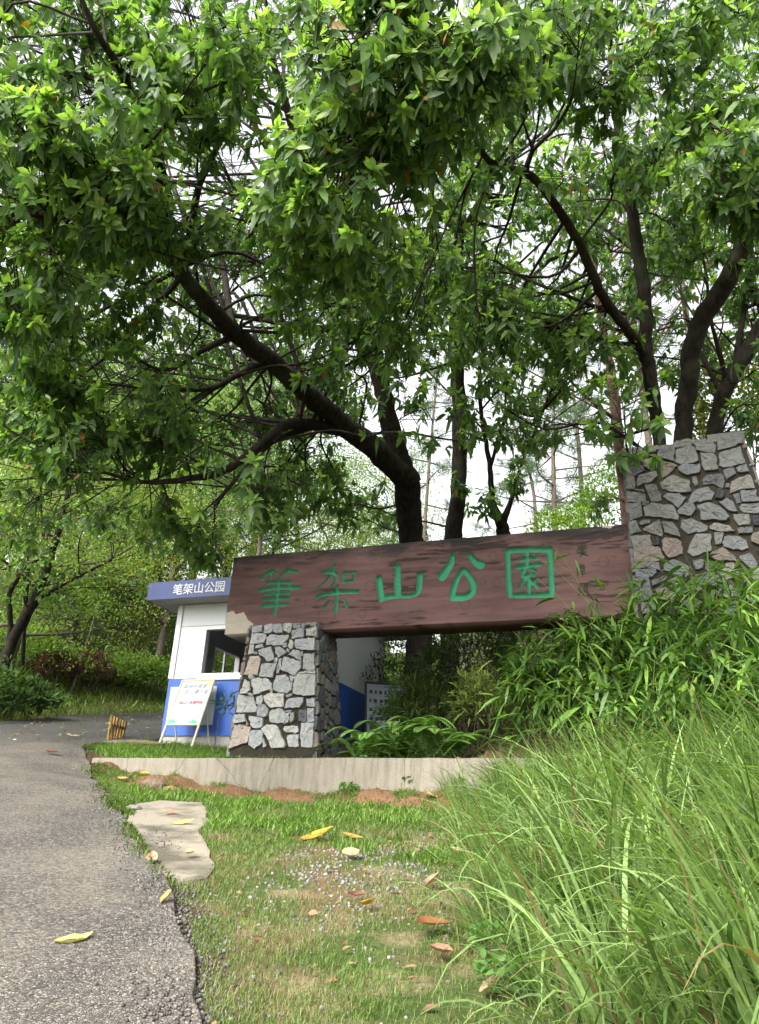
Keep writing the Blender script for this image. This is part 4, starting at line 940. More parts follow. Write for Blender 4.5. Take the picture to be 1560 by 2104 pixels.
# layer 1: boughs that hang towards the viewer
for (cx, cy, rx, ry, w, n, br) in ((110, 330, 200, 120, 5.6, 11, .9), (330, 150, 190, 120, 6.1, 9, .55), (60, 600, 90, 90, 6.2, 4, .7), (250, 440, 180, 90, 6.6, 8, .6), (850, 90, 240, 130, 5.0, 13, 1.0), (770, 380, 170, 130, 5.6, 10, .95), (740, 230, 150, 80, 5.2, 6, .9), (980, 200, 120, 120, 5.8, 6, .5), (1300, 110, 190, 120, 6.8, 9, .8), (1480, 380, 110, 110, 6.4, 6, .75), (1400, 270, 150, 110, 6.9, 7, .7), (1130, 60, 130, 90, 6.2, 5, .4), (560, 40, 140, 70, 6.4, 3, .6), (80, 100, 150, 110, 6.6, 6, .4), (700, 480, 130, 90, 6.5, 7, .85), (820, 590, 120, 110, 8.0, 7, .6), (700, 680, 90, 90, 8.6, 4, .55), (100, 460, 130, 100, 6.5, 5, .6), (190, 650, 160, 110, 7.6, 8, .55), (70, 800, 110, 110, 7.9, 6, .5), (230, 850, 140, 80, 8.2, 6, .5), (980, 600, 90, 120, 9.0, 5, .6), (1130, 640, 90, 110, 8.6, 4, .5), (430, 180, 110, 90, 6.9, 4, .6), (-120, 350, 150, 250, 5.8, 8, .6), (1650, 250, 130, 250, 6.8, 8, .6), (700, -200, 600, 120, 5.2, 5, .7)):
    for _ in range(n):
        a = r.random() * 6.28; q = math.sqrt(r.random()); px, py = cx + rx * q * math.cos(a), cy + ry * q * math.sin(a); ww = w * 1.04 + r.normal(0, .35)
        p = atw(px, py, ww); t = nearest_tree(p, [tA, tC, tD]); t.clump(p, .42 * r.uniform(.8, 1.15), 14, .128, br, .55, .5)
# layers 2 and 3: fill by survey map
CORR = [([(815, 955, 10.8), (700, 868, 10.1), (560, 745, 9.2), (490, 690, 8.8), (420, 620, 8.3), (370, 550, 7.9), (340, 480, 7.5)], 72), ([(735, 893, 10.3), (650, 873, 9.9), (585, 873, 9.5), (530, 920, 9.2), (460, 968, 8.8)], 62), ([(812, 940, 10.7), (770, 740, 10.5), (745, 640, 10.4)], 48), ([(932, 1100, 12.1), (945, 880, 12), (938, 740, 12)], 50), ([(848, 1100, 11.2), (815, 955, 10.8)], 70),
        ([(1340, 800, 9), (1325, 620, 9), (1308, 500, 9)], 45), ([(1330, 735, 9), (1240, 610, 8.5), (1160, 450, 8), (1080, 355, 7.5)], 55), ([(1403, 915, 9.6), (1430, 690, 9.5), (1520, 520, 9.1)], 60), ([(1466, 910, 10), (1490, 800, 10), (1580, 650, 10)], 50)]
def blocks_limb(px, py, w):
    for pl, rad_ in CORR:
        for (x0_, y0_, w0_), (x1_, y1_, w1_) in zip(pl, pl[1:]):
            dx, dy = x1_ - x0_, y1_ - y0_; t = min(1, max(0, ((px - x0_) * dx + (py - y0_) * dy) / (dx * dx + dy * dy)))
            if w < w0_ + (w1_ - w0_) * t + .5 and math.hypot(px - x0_ - t * dx, py - y0_ - t * dy) < rad_: return True
    return False
def fill(n, wlo, whi, rad, ns, size, bright, trees, pw, y0=-150, y1=1090, x0=-250, x1=1820, keep=None):
    got = []
    for _ in range(n * 30):
        if len(got) >= n: break
        px, py = r.uniform(x0, x1), r.uniform(y0, y1); c_ = cov(px, py)
        if keep and not keep(px, py): continue
        if r.random() > c_ ** pw: continue
        ww = r.uniform(wlo, whi); rp = rad * FPX / ww
        if blocks_limb(px, py, ww): continue
        if any(math.hypot(px - a, py - b) < .62 * rp and abs(ww - c2) < 1.0 for a, b, c2 in got): continue
        got.append((px, py, ww)); p = atw(px, py, ww)
        if p[2] < zg(p[0], p[1]) + 1.2: continue
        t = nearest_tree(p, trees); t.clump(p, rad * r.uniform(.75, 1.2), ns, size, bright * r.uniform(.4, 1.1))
lowgap = lambda px, py: not (880 < px and py > 930)
fill(95, 7.0, 9.4, .52, 14, .122, .7, [tA, tB, tC, tD, tE], 1.6, y1=1060, keep=lowgap)
fill(135, 9.4, 12.6, .58, 13, .122, .7, [tA, tB, tC, tD, tE, tS], 1.3, y0=-50, keep=lowgap)
fill(75, 12, 15.5, .62, 12, .125, .65, [tB, tF, tS, tE, tA], 1.2, y0=100, keep=lowgap)
fill(70, 8.8, 13.5, .54, 12, .122, .7, [tA, tB, tC, tD, tE, tS], .8, y0=330, y1=960, x0=880, x1=1600, keep=lambda px, py: not (py > 800 and px > 880))
fill(40, 9.6, 13.5, .58, 13, .122, .7, [tA, tB], .5, y0=470, y1=930, x0=120, x1=720)
# hanging sprays seen against the sky and over the booth
for (px, py, w, rd, n, br) in ((400, 1090, 9.0, .34, 9, .25), (440, 1130, 9.2, .25, 6, .25), (350, 1050, 8.9, .35, 8, .3), (560, 1040, 9.8, .4, 9, .35), (640, 1010, 10, .4, 9, .35), (540, 980, 9.6, .4, 10, .35), (130, 960, 8.0, .4, 11, .5), (60, 900, 7.9, .4, 11, .6), (240, 880, 8.3, .4, 10, .35), (330, 900, 8.5, .4, 10, .35), (100, 800, 8.0, .42, 11, .35), (1000, 1035, 12.3, .32, 8, .5), (1060, 990, 12.2, .3, 6, .5), (1080, 900, 12.2, .35, 7, .5), (950, 990, 11.7, .22, 4, .5), (960, 900, 11.7, .2, 3, .5), (1235, 1030, 13.2, .3, 6, .6), (1130, 800, 12.5, .35, 7, .6), (1250, 890, 13.4, .28, 5, .5), (720, 1040, 11.2, .4, 9, .4), (690, 970, 11, .35, 7, .4), (1020, 780, 12, .4, 9, .4), (1520, 850, 9, .25, 4, .6)):
    p = atw(px, py, w); t = nearest_tree(p, near_trees[:6] if px < 1200 else [tF, tE]); t.clump(p, rd, int(n * 1.5), .125, br)
for t in near_trees: t.build()

# ------------------------------------------------------------------ woods behind
def proto_tree(seed, H, crown_r, leaf, nl, c0, c1, bark, lean=.1, lo=.3):
    r_ = np.random.default_rng(seed); seg = []; n = 6
    ax = np.array([[lean * H * t * t + r_.normal(0, .05 * H * t), r_.normal(0, .04 * H * t), H * t] for t in np.linspace(0, 1, n)])
    C_ = catmull(ax, 5); rr = np.linspace(.016 * H + .03, .02, len(C_)); seg.append(tube_np(C_, rr, 8, .04, r_))
    O, Dd, B = [], [], []
    nb = 16
    for i in range(nb):
        t = lo + (1 - lo) * (i + .5) / nb; p = C_[int(t * (len(C_) - 1))]; th = i * 2.4 + r_.random(); Lb = crown_r * (1.0 - .6 * abs(t - .6)) * r_.uniform(.7, 1.1)
        e = p + np.array([math.cos(th), math.sin(th), r_.uniform(.15, .6)]) * Lb; cc = catmull([p, (p + e) / 2 + r_.normal(0, .1 * Lb, 3), e], 4); seg.append(tube_np(cc, np.linspace(.05, .012, len(cc)), 5))
        for q in range(5):
            cen = cc[r_.integers(3, len(cc))] + r_.normal(0, .18 * crown_r, 3); m_ = nl // (nb * 5)
            pts = cen + r_.normal(0, 1, (m_, 3)) * np.array([.30, .30, .16]) * crown_r * .55
            O.append(pts); B.append(np.clip(r_.normal(.45, .22) + .9 * (pts[:, 2] - cen[2]) / crown_r, 0, 1))
    O = np.vstack(O); B = np.concatenate(B); N = len(O); D = nrm(r_.normal(0, 1, (N, 3)) + np.array([0, 0, -.3])); U_ = nrm(r_.normal(0, .5, (N, 3)) + np.array([0, 0, 1.]))
    cols = np.array([.028, .03, .026]) + 1.5 * (np.array(c0) + (np.array(c1) - np.array(c0)) * (B * r_.uniform(.6, 1.15, N))[:, None]); gl = r_.random(N) < .02; cols[gl] = (.35, .25, .05)  # grey lift mixes distant haze into the leaf colour
    n = 0; Vs = []; Fs = []
    for V, Q in seg: Vs.append(V); Fs.append(Q + n); n += len(V)
    tm = np_mesh('trunk', np.vstack(Vs), [np.vstack(Fs)], bark, None, True)
    V, F, k_ = leaves_np(O, D, U_, leaf * r_.uniform(.7, 1.2, N), leaf * .5 * r_.uniform(.8, 1.2, N), .1, .15, False)
    cm = np_mesh('crown', V, F, M_LEAF_FAR, np.repeat(cols, k_, axis=0)); return tm, cm
protos = [proto_tree(1, 7.5, 2.9, .095, 15000, (.05, .09, .02), (.20, .29, .05), M_BARK_L, .12, .22), proto_tree(2, 9.5, 3.2, .10, 15500, (.03, .065, .016), (.11, .19, .035), M_BARK, -.08, .2), proto_tree(3, 6.0, 2.4, .09, 13000, (.06, .09, .02), (.26, .31, .05), M_BARK_L, .2, .25), proto_tree(4, 12, 3.4, .11, 15500, (.03, .06, .02), (.10, .165, .04), M_BARK_L, .05, .3)]
def far_tree(name, label, x, y, pi, s=1.0, rz=0., group=None):
    t = empty(name, (x, y, float(zg(x, y)) - .1)); tag(t, label, 'tree', group)
    for nm, me in zip(('trunk', 'crown'), protos[pi]):
        o = bpy.data.objects.new(nm, me); COL.objects.link(o); o.parent = t
    t.scale = (s, s, s); t.rotation_euler = (0, 0, rz); return t
def xy(px, Y): p = at(px, 1300, Y); return p[0], Y
FT = [('rounded tree filling the back of the woods above the road barrier', 240, 37, 1, 1.2, 1.1), ('pale crown behind the leaning roadside trunks', 20, 26, 0, 1.3, 2.4), ('high crown closing the gap above the purple bushes', 130, 34, 2, 1.6, .5), ('olive crown between the booth roof and the pale leafy tree', 300, 27, 0, 1.15, 5.5), ('dark far crown beyond the leaning roadside tree', -40, 34, 1, 1.3, 3.9), ('tall far tree peeping over the fascia lettering', 440, 30, 1, 1.25, 2.9), ('broad far crown behind the sloping limb', 340, 42, 3, 1.2, 4.6), ('distant crown behind the first two characters', 590, 33, 1, 1.2, .7),
 
 ('lime green tree with leaning brown trunk at the far left roadside', 30, 15.5, 0, .85, .4), ('twisted dark trunk tree behind the leaning roadside tree', -60, 18, 2, 1.0, 2.0), ('yellow green tree arching over the far road bend', 150, 21, 2, 1.1, 3.4),
 ('pale leafy tree standing straight above the round purple bushes', 210, 24, 0, 1.05, 5.2), ('dark bushy tree immediately left of the booth roof', 330, 20.5, 2, .9, 1.2), ('deep green tree hidden behind the booth roof', 430, 22, 1, .95, .3),
 ('tall dark tree at the back of the road bend', 90, 30, 1, 1.1, 2.2), ('broad green tree deep in the woods left of the booth', 270, 31, 0, 1.3, 4.0), ('olive tree far behind the booth fascia', 380, 33, 3, 1.0, 1.7), ('tall grey green tree far off above the road bend', 180, 40, 3, 1.15, .9),
 ('mid green tree behind the left end of the sign beam', 540, 24, 1, .9, 3.0), ('feathery tall tree behind the sloping limb of the forked tree', 500, 34, 3, 1.1, 5.0), ('leafy tree behind the first carved character', 640, 26, 2, 1.0, 4.4), ('dense tree between the far woods and the forked trunk', 720, 30, 0, 1.0, .2),
 ('tall thin tree on the hilltop seen between the trunks', 800, 36, 3, .9, 2.6), ('tree on the left edge behind the lime roadside tree', -180, 22, 1, 1.0, 1.0), ('shady tree at the far left border of the woods', -300, 17, 0, 1.0, 2.9)]
for lb, px, Y, pi, s, rz in FT:
    x, y = xy(px, Y); far_tree('woodland_tree', lb, x, y, pi, s, rz, 'woodland trees beyond the road')

# leaning multi-stem trunks at the left roadside
tL = Tree('roadside_tree', 'dark leaning double trunk tree at the left edge of the road bend', 'tree', M_BARK)
tL.limb_w(*rooted([(-5, 1400, 15, 13), (30, 1310, 15, 14), (75, 1225, 15, 13), (105, 1140, 15, 11), (130, 1060, 15, 8), (150, 960, 15, 5)]))
tL.limb([(12, 1380, 15, 9), (22, 1290, 15, 8), (20, 1220, 14.9, 7), (55, 1170, 14.8, 6), (110, 1120, 14.7, 4)])
tL.limb([(70, 1235, 15, 7), (150, 1190, 14.9, 5), (230, 1150, 14.7, 3)])
tL.limb([(45, 1400, 15.3, 6), (50, 1290, 15.3, 6), (58, 1180, 15.3, 5), (60, 1080, 15.3, 4)])
for _ in range(26):
    px, py = r.uniform(-60, 330), r.uniform(1010, 1240); p = atw(px, py, r.uniform(14, 16)); tL.clump(p, .5, 9, .10, 1.0)
tL.build(5, 6)

# slim pines on the skyline
def pine(label, px, Y, H, seed, cat='pine tree'):
    r_ = np.random.default_rng(seed); x, y = xy(px, Y); x += 0; z = float(zg(x, y)) - .1; t = empty('pine_tree', (x, y, z)); tag(t, label, cat, 'thin pines on the skyline')
    C_ = catmull([np.array([x, y, z]), np.array([x + r_.normal(0, .15), y, z + H * .5]), np.array([x + r_.normal(0, .3), y, z + H])], 8)
    seg = [tube_np(C_, np.linspace(.10, .025, len(C_)), 8, .04, r_)]; O, D = [], []
    for i in range(18):
        t_ = .35 + .65 * i / 18; p = C_[int(t_ * (len(C_) - 1))]; th = i * 2.4 + r_.random(); Lb = 2.2 * (1.15 - t_) + .4; e = p + np.array([math.cos(th), math.sin(th), r_.uniform(-.1, .35)]) * Lb
        cc = catmull([p, (p + e) / 2 + r_.normal(0, .1, 3), e], 4); seg.append(tube_np(cc, np.linspace(.03, .008, len(cc)), 5))
        for q in range(7):
            c_ = cc[r_.integers(3, len(cc))] + r_.normal(0, .16, 3); k_ = 38; O.append(np.repeat(c_[None], k_, 0) + r_.normal(0, .05, (k_, 3))); D.append(r_.normal(0, 1, (k_, 3)) + np.array([0, 0, .2]))
    n = 0; Vs = []; Fs = []
    for V, Q in seg: Vs.append(V); Fs.append(Q + n); n += len(V)
    link('trunk', np_mesh('trunk', np.vstack(Vs), [np.vstack(Fs)], M_BARK_L, None, True), t)
    O = np.vstack(O); D = np.vstack(D); N = len(O); cols = np.array([.075, .12, .06]) * r_.uniform(.6, 1.4, N)[:, None]
    leaf_obj('crown', O, D, nrm(r_.normal(size=(N, 3))), .28 * r_.uniform(.7, 1.2, N), .016, .15, cols, M_LEAF_FAR, t, .1, False)
pine('thin pine between the small tree and the reddish tree', 1150, 20, 8.0, 1); pine('slim pine just left of the reddish tree', 1212, 22, 9.5, 2); pine('faint pine behind the small many stemmed tree', 1090, 26, 9, 3)
pine('tall pine with grey green needles above the tall stone pillar', 1380, 16, 11, 4); pine('grey needled pine behind the long sweeping limb', 520, 20, 13.5, 5); pine('pine rising behind the forked trunk', 860, 24, 13, 6); pine('pine high at the right edge behind the thick trunk', 1500, 15, 13, 7)

# ------------------------------------------------------------------ shrubs
def bush(name, label, c, rad, n, leaf, c0, c1, mat=None, cat='bush', group=None, asp=.5, droop=.2, seed=0, full=True, up=.4, stems=6, barkm=None, sr=1.0):
    r_ = np.random.default_rng(seed + 100); c = np.asarray(c, float); rad = np.asarray(rad, float)
    t = empty(name, c); tag(t, label, cat, group)
    v = nrm(r_.normal(size=(n, 3))); v[:, 2] = np.where(v[:, 2] < -.2, -v[:, 2], v[:, 2]); rr = r_.uniform(.55, 1.0, n) ** .6
    lump = 1 + .22 * np.sin(v[:, 0] * 5 + seed) * np.cos(v[:, 1] * 6 + seed * 2) + .12 * np.sin(v[:, 2] * 9)
    O = c + v * rr[:, None] * lump[:, None] * rad; D = nrm(v + r_.normal(0, .7, (n, 3)) + np.array([0, 0, up])); U_ = nrm(r_.normal(0, .4, (n, 3)) + np.array([0, 0, 1.]) + v * .5)
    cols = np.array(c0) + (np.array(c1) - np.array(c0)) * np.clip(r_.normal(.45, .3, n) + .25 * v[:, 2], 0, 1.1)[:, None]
    leaf_obj('foliage', O, D, U_, leaf * r_.uniform(.6, 1.2, n), leaf * asp * r_.uniform(.8, 1.2, n), droop, cols, mat or M_LEAF_FAR, t, .18, full)
    mb = MB()
    for i in range(stems):
        e = c + nrm(r_.normal(size=3) + np.array([0, 0, .8])) * rad * .85; b = c + np.array([r_.normal(0, .08), r_.normal(0, .08), 0]); b[2] = float(zg(b[0], b[1])) - .03
        mb.tube([b, (b + e) / 2 + r_.normal(0, .03, 3), e], np.array([.012, .009, .004]) * sr, 5)
    mb.build('stem', barkm or M_BARK_L, t); return t
def gp(px, Y, dz):
    p = at(px, 1300, Y); return np.array([p[0], Y, float(zg(p[0], Y)) + dz])
PUR0, PUR1 = (.05, .028, .028), (.16, .085, .075)
for lb, px, Y, rd in (('round purple leaved bush nearer the far left trunks', 128, 17.6, (.5, .5, .42)), ('round purple leaved bush beside the pale sapling on the road bend', 203, 18.3, (.6, .6, .55))):
    bush('purple_bush', lb, gp(px, Y, .42), rd, 2600, .06, PUR0, PUR1, None, 'bush', 'round purple bushes', .6, seed=px)
G0, G1 = (.055, .11, .025), (.26, .38, .085)
for i, (lb, px, Y, rd, n) in enumerate((('sunlit green shrub bank left of the purple bushes', 95, 20.5, (1.6, 1.0, 1.2), 5200), ('dark cordyline like shrub at the left road edge', 40, 14.5, (.9, .7, .45), 1500), ('low bright hedge between purple bush and booth', 275, 19.5, (1.0, .6, .5), 2600), ('low green hedge right beside the booth wall', 325, 19.5, (.8, .6, .55), 2200), ('tall dark green shrub left of the booth', 300, 21.5, (1.2, 1.0, 1.9), 4800), ('feathery pale shrub under the far left trees', 160, 23, (1.5, 1.0, 1.4), 4500), ('green shrub tucked in the corner between road and woods', 230, 23, (1.3, 1, 1.5), 4200), ('low dark shrub by the leaning trunk foot', -20, 13.5, (.8, .8, .6), 1800), ('lime ground cover beneath the leaning double trunk', 30, 17.5, (1.3, 1.0, .7), 3000), ('low green mound left of the nearer purple bush', 80, 17.8, (.6, .6, .45), 1500), ('grassy green tuft between the two purple bushes', 165, 18.6, (.5, .5, .45), 1300), ('green ground cover right of the larger purple bush', 245, 18.9, (.6, .6, .45), 1500), ('leafy mass in the shade behind the far hedge', 270, 25, (2.2, 1.2, 1.6), 5200), ('pale green mass behind the sunlit shrub bank', 60, 25, (2.4, 1.2, 1.8), 5200), ('green mass at the far end of the road bend', 190, 27, (2.2, 1.2, 1.4), 5200))):
    bush('shrub', lb, gp(px, Y, rd[2] * .7), rd, n, .09 if i != 1 else .22, G0 if i not in (1, 4, 7) else (.02, .045, .015), G1 if i not in (1, 4, 7) else (.08, .14, .035), None, 'shrub', 'shrubs along the far road edge', .45 if i != 1 else .22, seed=i * 3)
# pale sapling and far-road details
tP = Tree('sapling', 'thin pale sapling stem between the two purple bushes', 'sapling', M_BARK_L)
a = gp(172, 17.9, 0); tP.limb_w(np.array([a, a + [.06, 0, .7], a + [.16, 0, 1.5], a + [.2, 0, 2.2]]), np.array([.035, .03, .022, .01])); tP.clump(a + np.array([.2, 0, 2.1]), .3, 5, .09, 1.0); tP.build(5, 5)
p = gp(208, 19.2, 0); hz = at(208, 1360, 19.2)[2] - p[2]
mb = MB(); mb.tube([p + UP * z for z in (-.1, hz * .55, hz * .62, hz * .85, hz)], np.array([.05, .05, .12, .14, .07]), 14); o = mb.build('birdhouse_stump', M_RUST, None, smooth=True); tag(o, 'reddish brown swollen stump standing behind the round purple bush', 'stump')

# bright bank bushes seen under the canopy on the right
for i, (lb, px, Y, dz, rd, n, c1) in enumerate((('bright lime bush on the bank left of the tall stone pillar', 1180, 14.5, .9, (1.1, .9, 1.1), 4200, (.28, .42, .07)), ('pale yellow green bush behind the fourth carved character', 1060, 16, .8, (1.3, 1, 1.1), 4200, (.30, .38, .08)), ('light green bush behind the third carved character', 960, 17.5, .9, (1.4, 1, 1.2), 4200, (.26, .34, .07)), ('green bush against the skyline beside the stone pillar', 1270, 15.5, 1.2, (1.0, .9, 1.2), 3500, (.18, .30, .05)), ('yellow green bush right of the tall stone pillar', 1590, 10.5, 1.2, (.8, .8, 1.5), 3500, (.30, .34, .06)), ('green bush on the bank behind the forked trunk', 800, 16, .9, (1.5, 1, 1.2), 4000, (.2, .3, .06)), ('leafy bush behind the second carved character', 690, 17.5, 1.0, (1.5, 1, 1.5), 4000, (.17, .28, .05)), ('bush behind the first carved character', 580, 18, 1.0, (1.5, 1, 1.6), 4000, (.15, .25, .05)))):
    bush('bank_bush', lb, gp(px, Y, dz), rd, n, .09, (.04, .08, .018), c1, None, 'bush', 'bushes on the bank behind the sign', .45, seed=40 + i)
# dusky bamboo grass on the shaded bank beneath the beam
for i, (lb, px, Y, dz, rd, n, c1) in enumerate((('fine leaved dusky shrub right of the booth corner', 868, 9.6, .45, (.55, .4, .55), 1700, (.16, .24, .05)), ('fine leaved shrub under the middle of the sign', 960, 9.3, .8, (.7, .5, .5), 1900, (.10, .16, .04)), ('dark bamboo grass behind the ferns', 900, 9.9, .5, (.6, .4, .5), 1700, (.09, .15, .035)), ('dim shrub on the bank below the carved frame character', 1090, 9.0, .9, (.7, .5, .6), 1900, (.10, .17, .04)), ('shadowy shrub beside the big tree foot', 800, 11.8, .7, (.8, .5, .6), 1700, (.08, .14, .03)), ('yellow green tufted shrub in front of the beam underside', 985, 8.2, .35, (.30, .28, .42), 900, (.26, .34, .07)), ('dim leafy bank plant near the tall pillar foot', 1230, 8.6, .7, (.6, .5, .7), 1800, (.12, .2, .045)), ('dark shrub on the upper bank behind the tree foot', 950, 12, .8, (1.2, .8, .8), 2400, (.07, .12, .03)))):
    bush('bamboo_grass', lb, gp(px, Y, dz), rd, n, .13, (.02, .045, .012), c1, M_BAMBOO, 'shrub', 'shrubs under the sign beam', .14, .3, seed=60 + i, up=.2, sr=.5)
# bluish bamboo sprig left of the short pillar
bush('bamboo_sprig', 'bluish green bamboo sprig poking out left of the short stone pillar', at(470, 1460, 8.9), (.16, .14, .16), 90, .16, (.04, .10, .07), (.10, .20, .13), M_BAMBOO, 'bamboo', None, .13, .3, 77, stems=3, sr=.35)

# ------------------------------------------------------------------ ferns
def fern(label, c, n, L0, seed):
    r_ = np.random.default_rng(seed); t = empty('fern', c); tag(t, label, 'fern', 'ferns above the kerb'); c = np.asarray(c, float)
    for i in range(n):
        th = i * 2.4 + r_.random() * 1.6; L = L0 * r_.uniform(.55, 1.2); k_ = 30; tt = np.linspace(0, 1, k_); out = np.array([math.cos(th), math.sin(th), 0])
        arch = r_.uniform(.55, 1.5); b_ = c + np.append(r_.normal(0, .10, 2), 0); P_ = b_ + out * (L * .75 * tt[:, None]) + UP * (L * (arch * tt - .75 * arch * tt ** 2.2))[:, None]
        T_ = nrm(np.gradient(P_, axis=0)); S_ = nrm(np.cross(T_, UP)); N_ = np.cross(S_, T_)
        wl = .062 * L0 / .5 * np.sin(np.pi * np.clip(tt * .9 + .1, 0, 1)) ** .7 + .008
        O = np.vstack([P_[2:], P_[2:]]); D = np.vstack([S_[2:] + T_[2:] * .35, -S_[2:] + T_[2:] * .35]); U_ = np.vstack([N_[2:], N_[2:]]); Ls = np.concatenate([wl[2:], wl[2:]])
        cb = np.array([.15, .28, .06]) * r_.uniform(.55, 1.35); cols = cb * r_.uniform(.85, 1.15, len(O))[:, None]
        V, F, kk = leaves_np(O, D, U_, Ls, L / k_ * 1.0, .2, .1, False); cc = np.repeat(cols, kk, axis=0)
        V2, Q2_ = tube_np(P_, np.linspace(.004, .0015, k_), 4); nV = len(V)
        link('frond', np_mesh('frond', np.vstack([V, V2]), F + [Q2_ + nV], M_FERN, np.vstack([cc, np.tile(cb * .8, (len(V2), 1))])), t)
fern('bushy bright fern right beside the short stone pillar', gp(770, 7.75, .0), 22, .62, 1); fern('arching fern in the middle of the bed above the kerb', gp(850, 7.75, .02), 24, .72, 2); fern('fern half buried in the tall grass', gp(925, 7.6, .05), 22, .70, 3); fern('darker fern behind the others next to the dusky shrub', gp(810, 8.3, .05), 20, .75, 4)

# ------------------------------------------------------------------ bamboo clumps
def bamboo(label, c, n_c, H, spread, seed, lean=(-.2, -.15), leaf=.215, dens=9):
    r_ = np.random.default_rng(seed); c = np.asarray(c, float); t = empty('dwarf_bamboo', c); tag(t, label, 'bamboo', 'dwarf bamboo on the bank'); mb = MB(); O, D, U_, L, C_ = [], [], [], [], []
    for i in range(n_c):
        b = c + np.array([r_.normal(0, spread), r_.normal(0, spread * .7), 0]); b[2] = float(zg(b[0], b[1])) - .02; h = H * r_.uniform(.6, 1.1)
        ld = np.array([lean[0] + r_.normal(0, .22), lean[1] + r_.normal(0, .22), 0]); pts = np.array([b + UP * h * s + ld * h * s * s for s in np.linspace(0, 1, 6)]) - UP * np.array([[0], [0], [.0], [.02], [.06], [.12]]) * h * .5
        mb.tube(pts, np.linspace(.006, .002, 6), 5, 0, (.16, .2, .05)); cc = catmull(pts, 4)
        for j in range(dens):
            p = cc[r_.integers(len(cc) // 3, len(cc))]; k_ = r_.integers(4, 7); az = r_.random() * 6.28; od = np.array([math.cos(az), math.sin(az), .2]) + ld * .6
            p2 = p + od * r_.uniform(.05, .16)
            for q in range(k_):
                d = od * .7 + r_.normal(0, .55, 3) + np.array([0, 0, -.1]); O.append(p2 + r_.normal(0, .015, 3)); D.append(d); U_.append(np.array([0, 0, 1.]) + r_.normal(0, .35, 3)); L.append(leaf * r_.uniform(.6, 1.15)); C_.append(np.array([.028, .075, .015]) + (np.array([.20, .34, .06]) - np.array([.028, .075, .015])) * np.clip(r_.normal(.4, .3), 0, 1))  # dark end: old leaves, deepened to paint in the clump's inner shade
    mb.build('culm', M_BARK_L if False else simple('culm_green', (.13, .17, .05), .5, .3), t)
    L = np.array(L); leaf_obj('foliage', np.array(O), np.array(D), np.array(U_), L, L * r_.uniform(.12, .165, len(L)), r_.uniform(.1, .5, len(L)), np.array(C_), M_BAMBOO, t, .12, True)
def bx(px, Y): x = at(px, 1450, Y)[0]; return np.array([x, Y, float(zg(x, Y))])
bamboo('dense dark bamboo clump leaning over the grass below the sign end', bx(1180, 6.9), 26, .76, .22, 1)
bamboo('tall bamboo clump at the foot of the tall pillar', bx(1290, 6.6), 28, .80, .25, 2)
bamboo('bamboo clump in front of the tall pillar face', bx(1420, 6.2), 24, .88, .25, 3)
bamboo('bamboo clump at the right edge beneath the tall pillar', bx(1540, 6.0), 22, .85, .25, 4)
bamboo('lower bamboo clump spilling towards the ferns', bx(1125, 6.9), 18, .78, .17, 5)
bamboo('bamboo clump in the dark hollow above the tall grass', bx(1350, 5.6), 22, .85, .25, 6)
bamboo('thin bamboo shoots reaching up in front of the carved signature', bx(1270, 7.0), 4, 1.6, .12, 7, (-.15, 0), .2, 3)
bamboo('bamboo hanging in from beyond the right edge', bx(1680, 5.2), 22, 1.0, .3, 8)

# ------------------------------------------------------------------ grasses
def blades(name, O, D, L, Wd, cols, bend, mat, segs=4, kind='stuff'):
    """curved grass blades; D lean direction (horizontal), bend amount"""
    N = len(O); t = np.linspace(0, 1, segs + 1); S = nrm(np.cross(D, np.array([[0, 0, 1.]])) + rng.normal(0, .25, (N, 3)))
    rows = []
    ph0 = rng.uniform(.02, .45, N); ph1 = ph0 + bend * 1.25; hx = np.zeros(N); hz = np.zeros(N)
    for i, q in enumerate(t):
        if i:
            ph = ph0 + (ph1 - ph0) * (q - .5 / segs) ** 1.4; hx = hx + np.sin(ph) / segs; hz = hz + np.cos(ph) / segs
        c_ = O + UP * (L * hz)[:, None] + D * (L * hx)[:, None]
        w = Wd * (1 - q ** 2.5) * (.7 + .6 * q * (1 - q)); w = w[:, None]
        if i < segs: rows += [c_ - S * w * .5, c_ + S * w * .5]
        else: rows.append(c_)
    V = np.stack(rows, 1); n = V.shape[1]; b = (np.arange(N) * n)[:, None]
    T4 = np.array([[2 * i, 2 * i + 1, 2 * i + 3, 2 * i + 2] for i in range(segs - 1)]).reshape(-1, 4); T3 = np.array([[2 * segs - 2, 2 * segs - 1, 2 * segs]])
    F = [(b[:, None] + T3[None]).reshape(-1, 3)]
    if len(T4): F.insert(0, (b[:, None] + T4[None]).reshape(-1, 4))
    return tag(link(name, np_mesh(name, V.reshape(-1, 3), F, mat, np.repeat(cols, n, axis=0))), kind=kind)
def lawn_dens(x, y):
    d = .14 + .86 * sstep(.38, .54, fbm(x, y, .42, 4, 51)); kd_ = kerb_dist(x, y)
    d = d * (1 - .85 * np.exp(-(((x + .15 - .05 * (y - 4.5)) / .38) ** 2 + ((y - 4.3) / .9) ** 2)))      # gravel patch
    d = d * (1 - .97 * sstep(-.55, -.42, kd_) * sstep(.30, .44, fbm(x, y, .25, 3, 57))) * (x > road_r(y) + .05)
    d = d * (1 - poly_in([tuple(q) for q in slab2d], x, y) * 1.0)
    return d
def scatter(n, x0, x1, y0, y1): return rng.uniform(x0, x1, n), y0 + (y1 - y0) * rng.random(n) ** 1.5
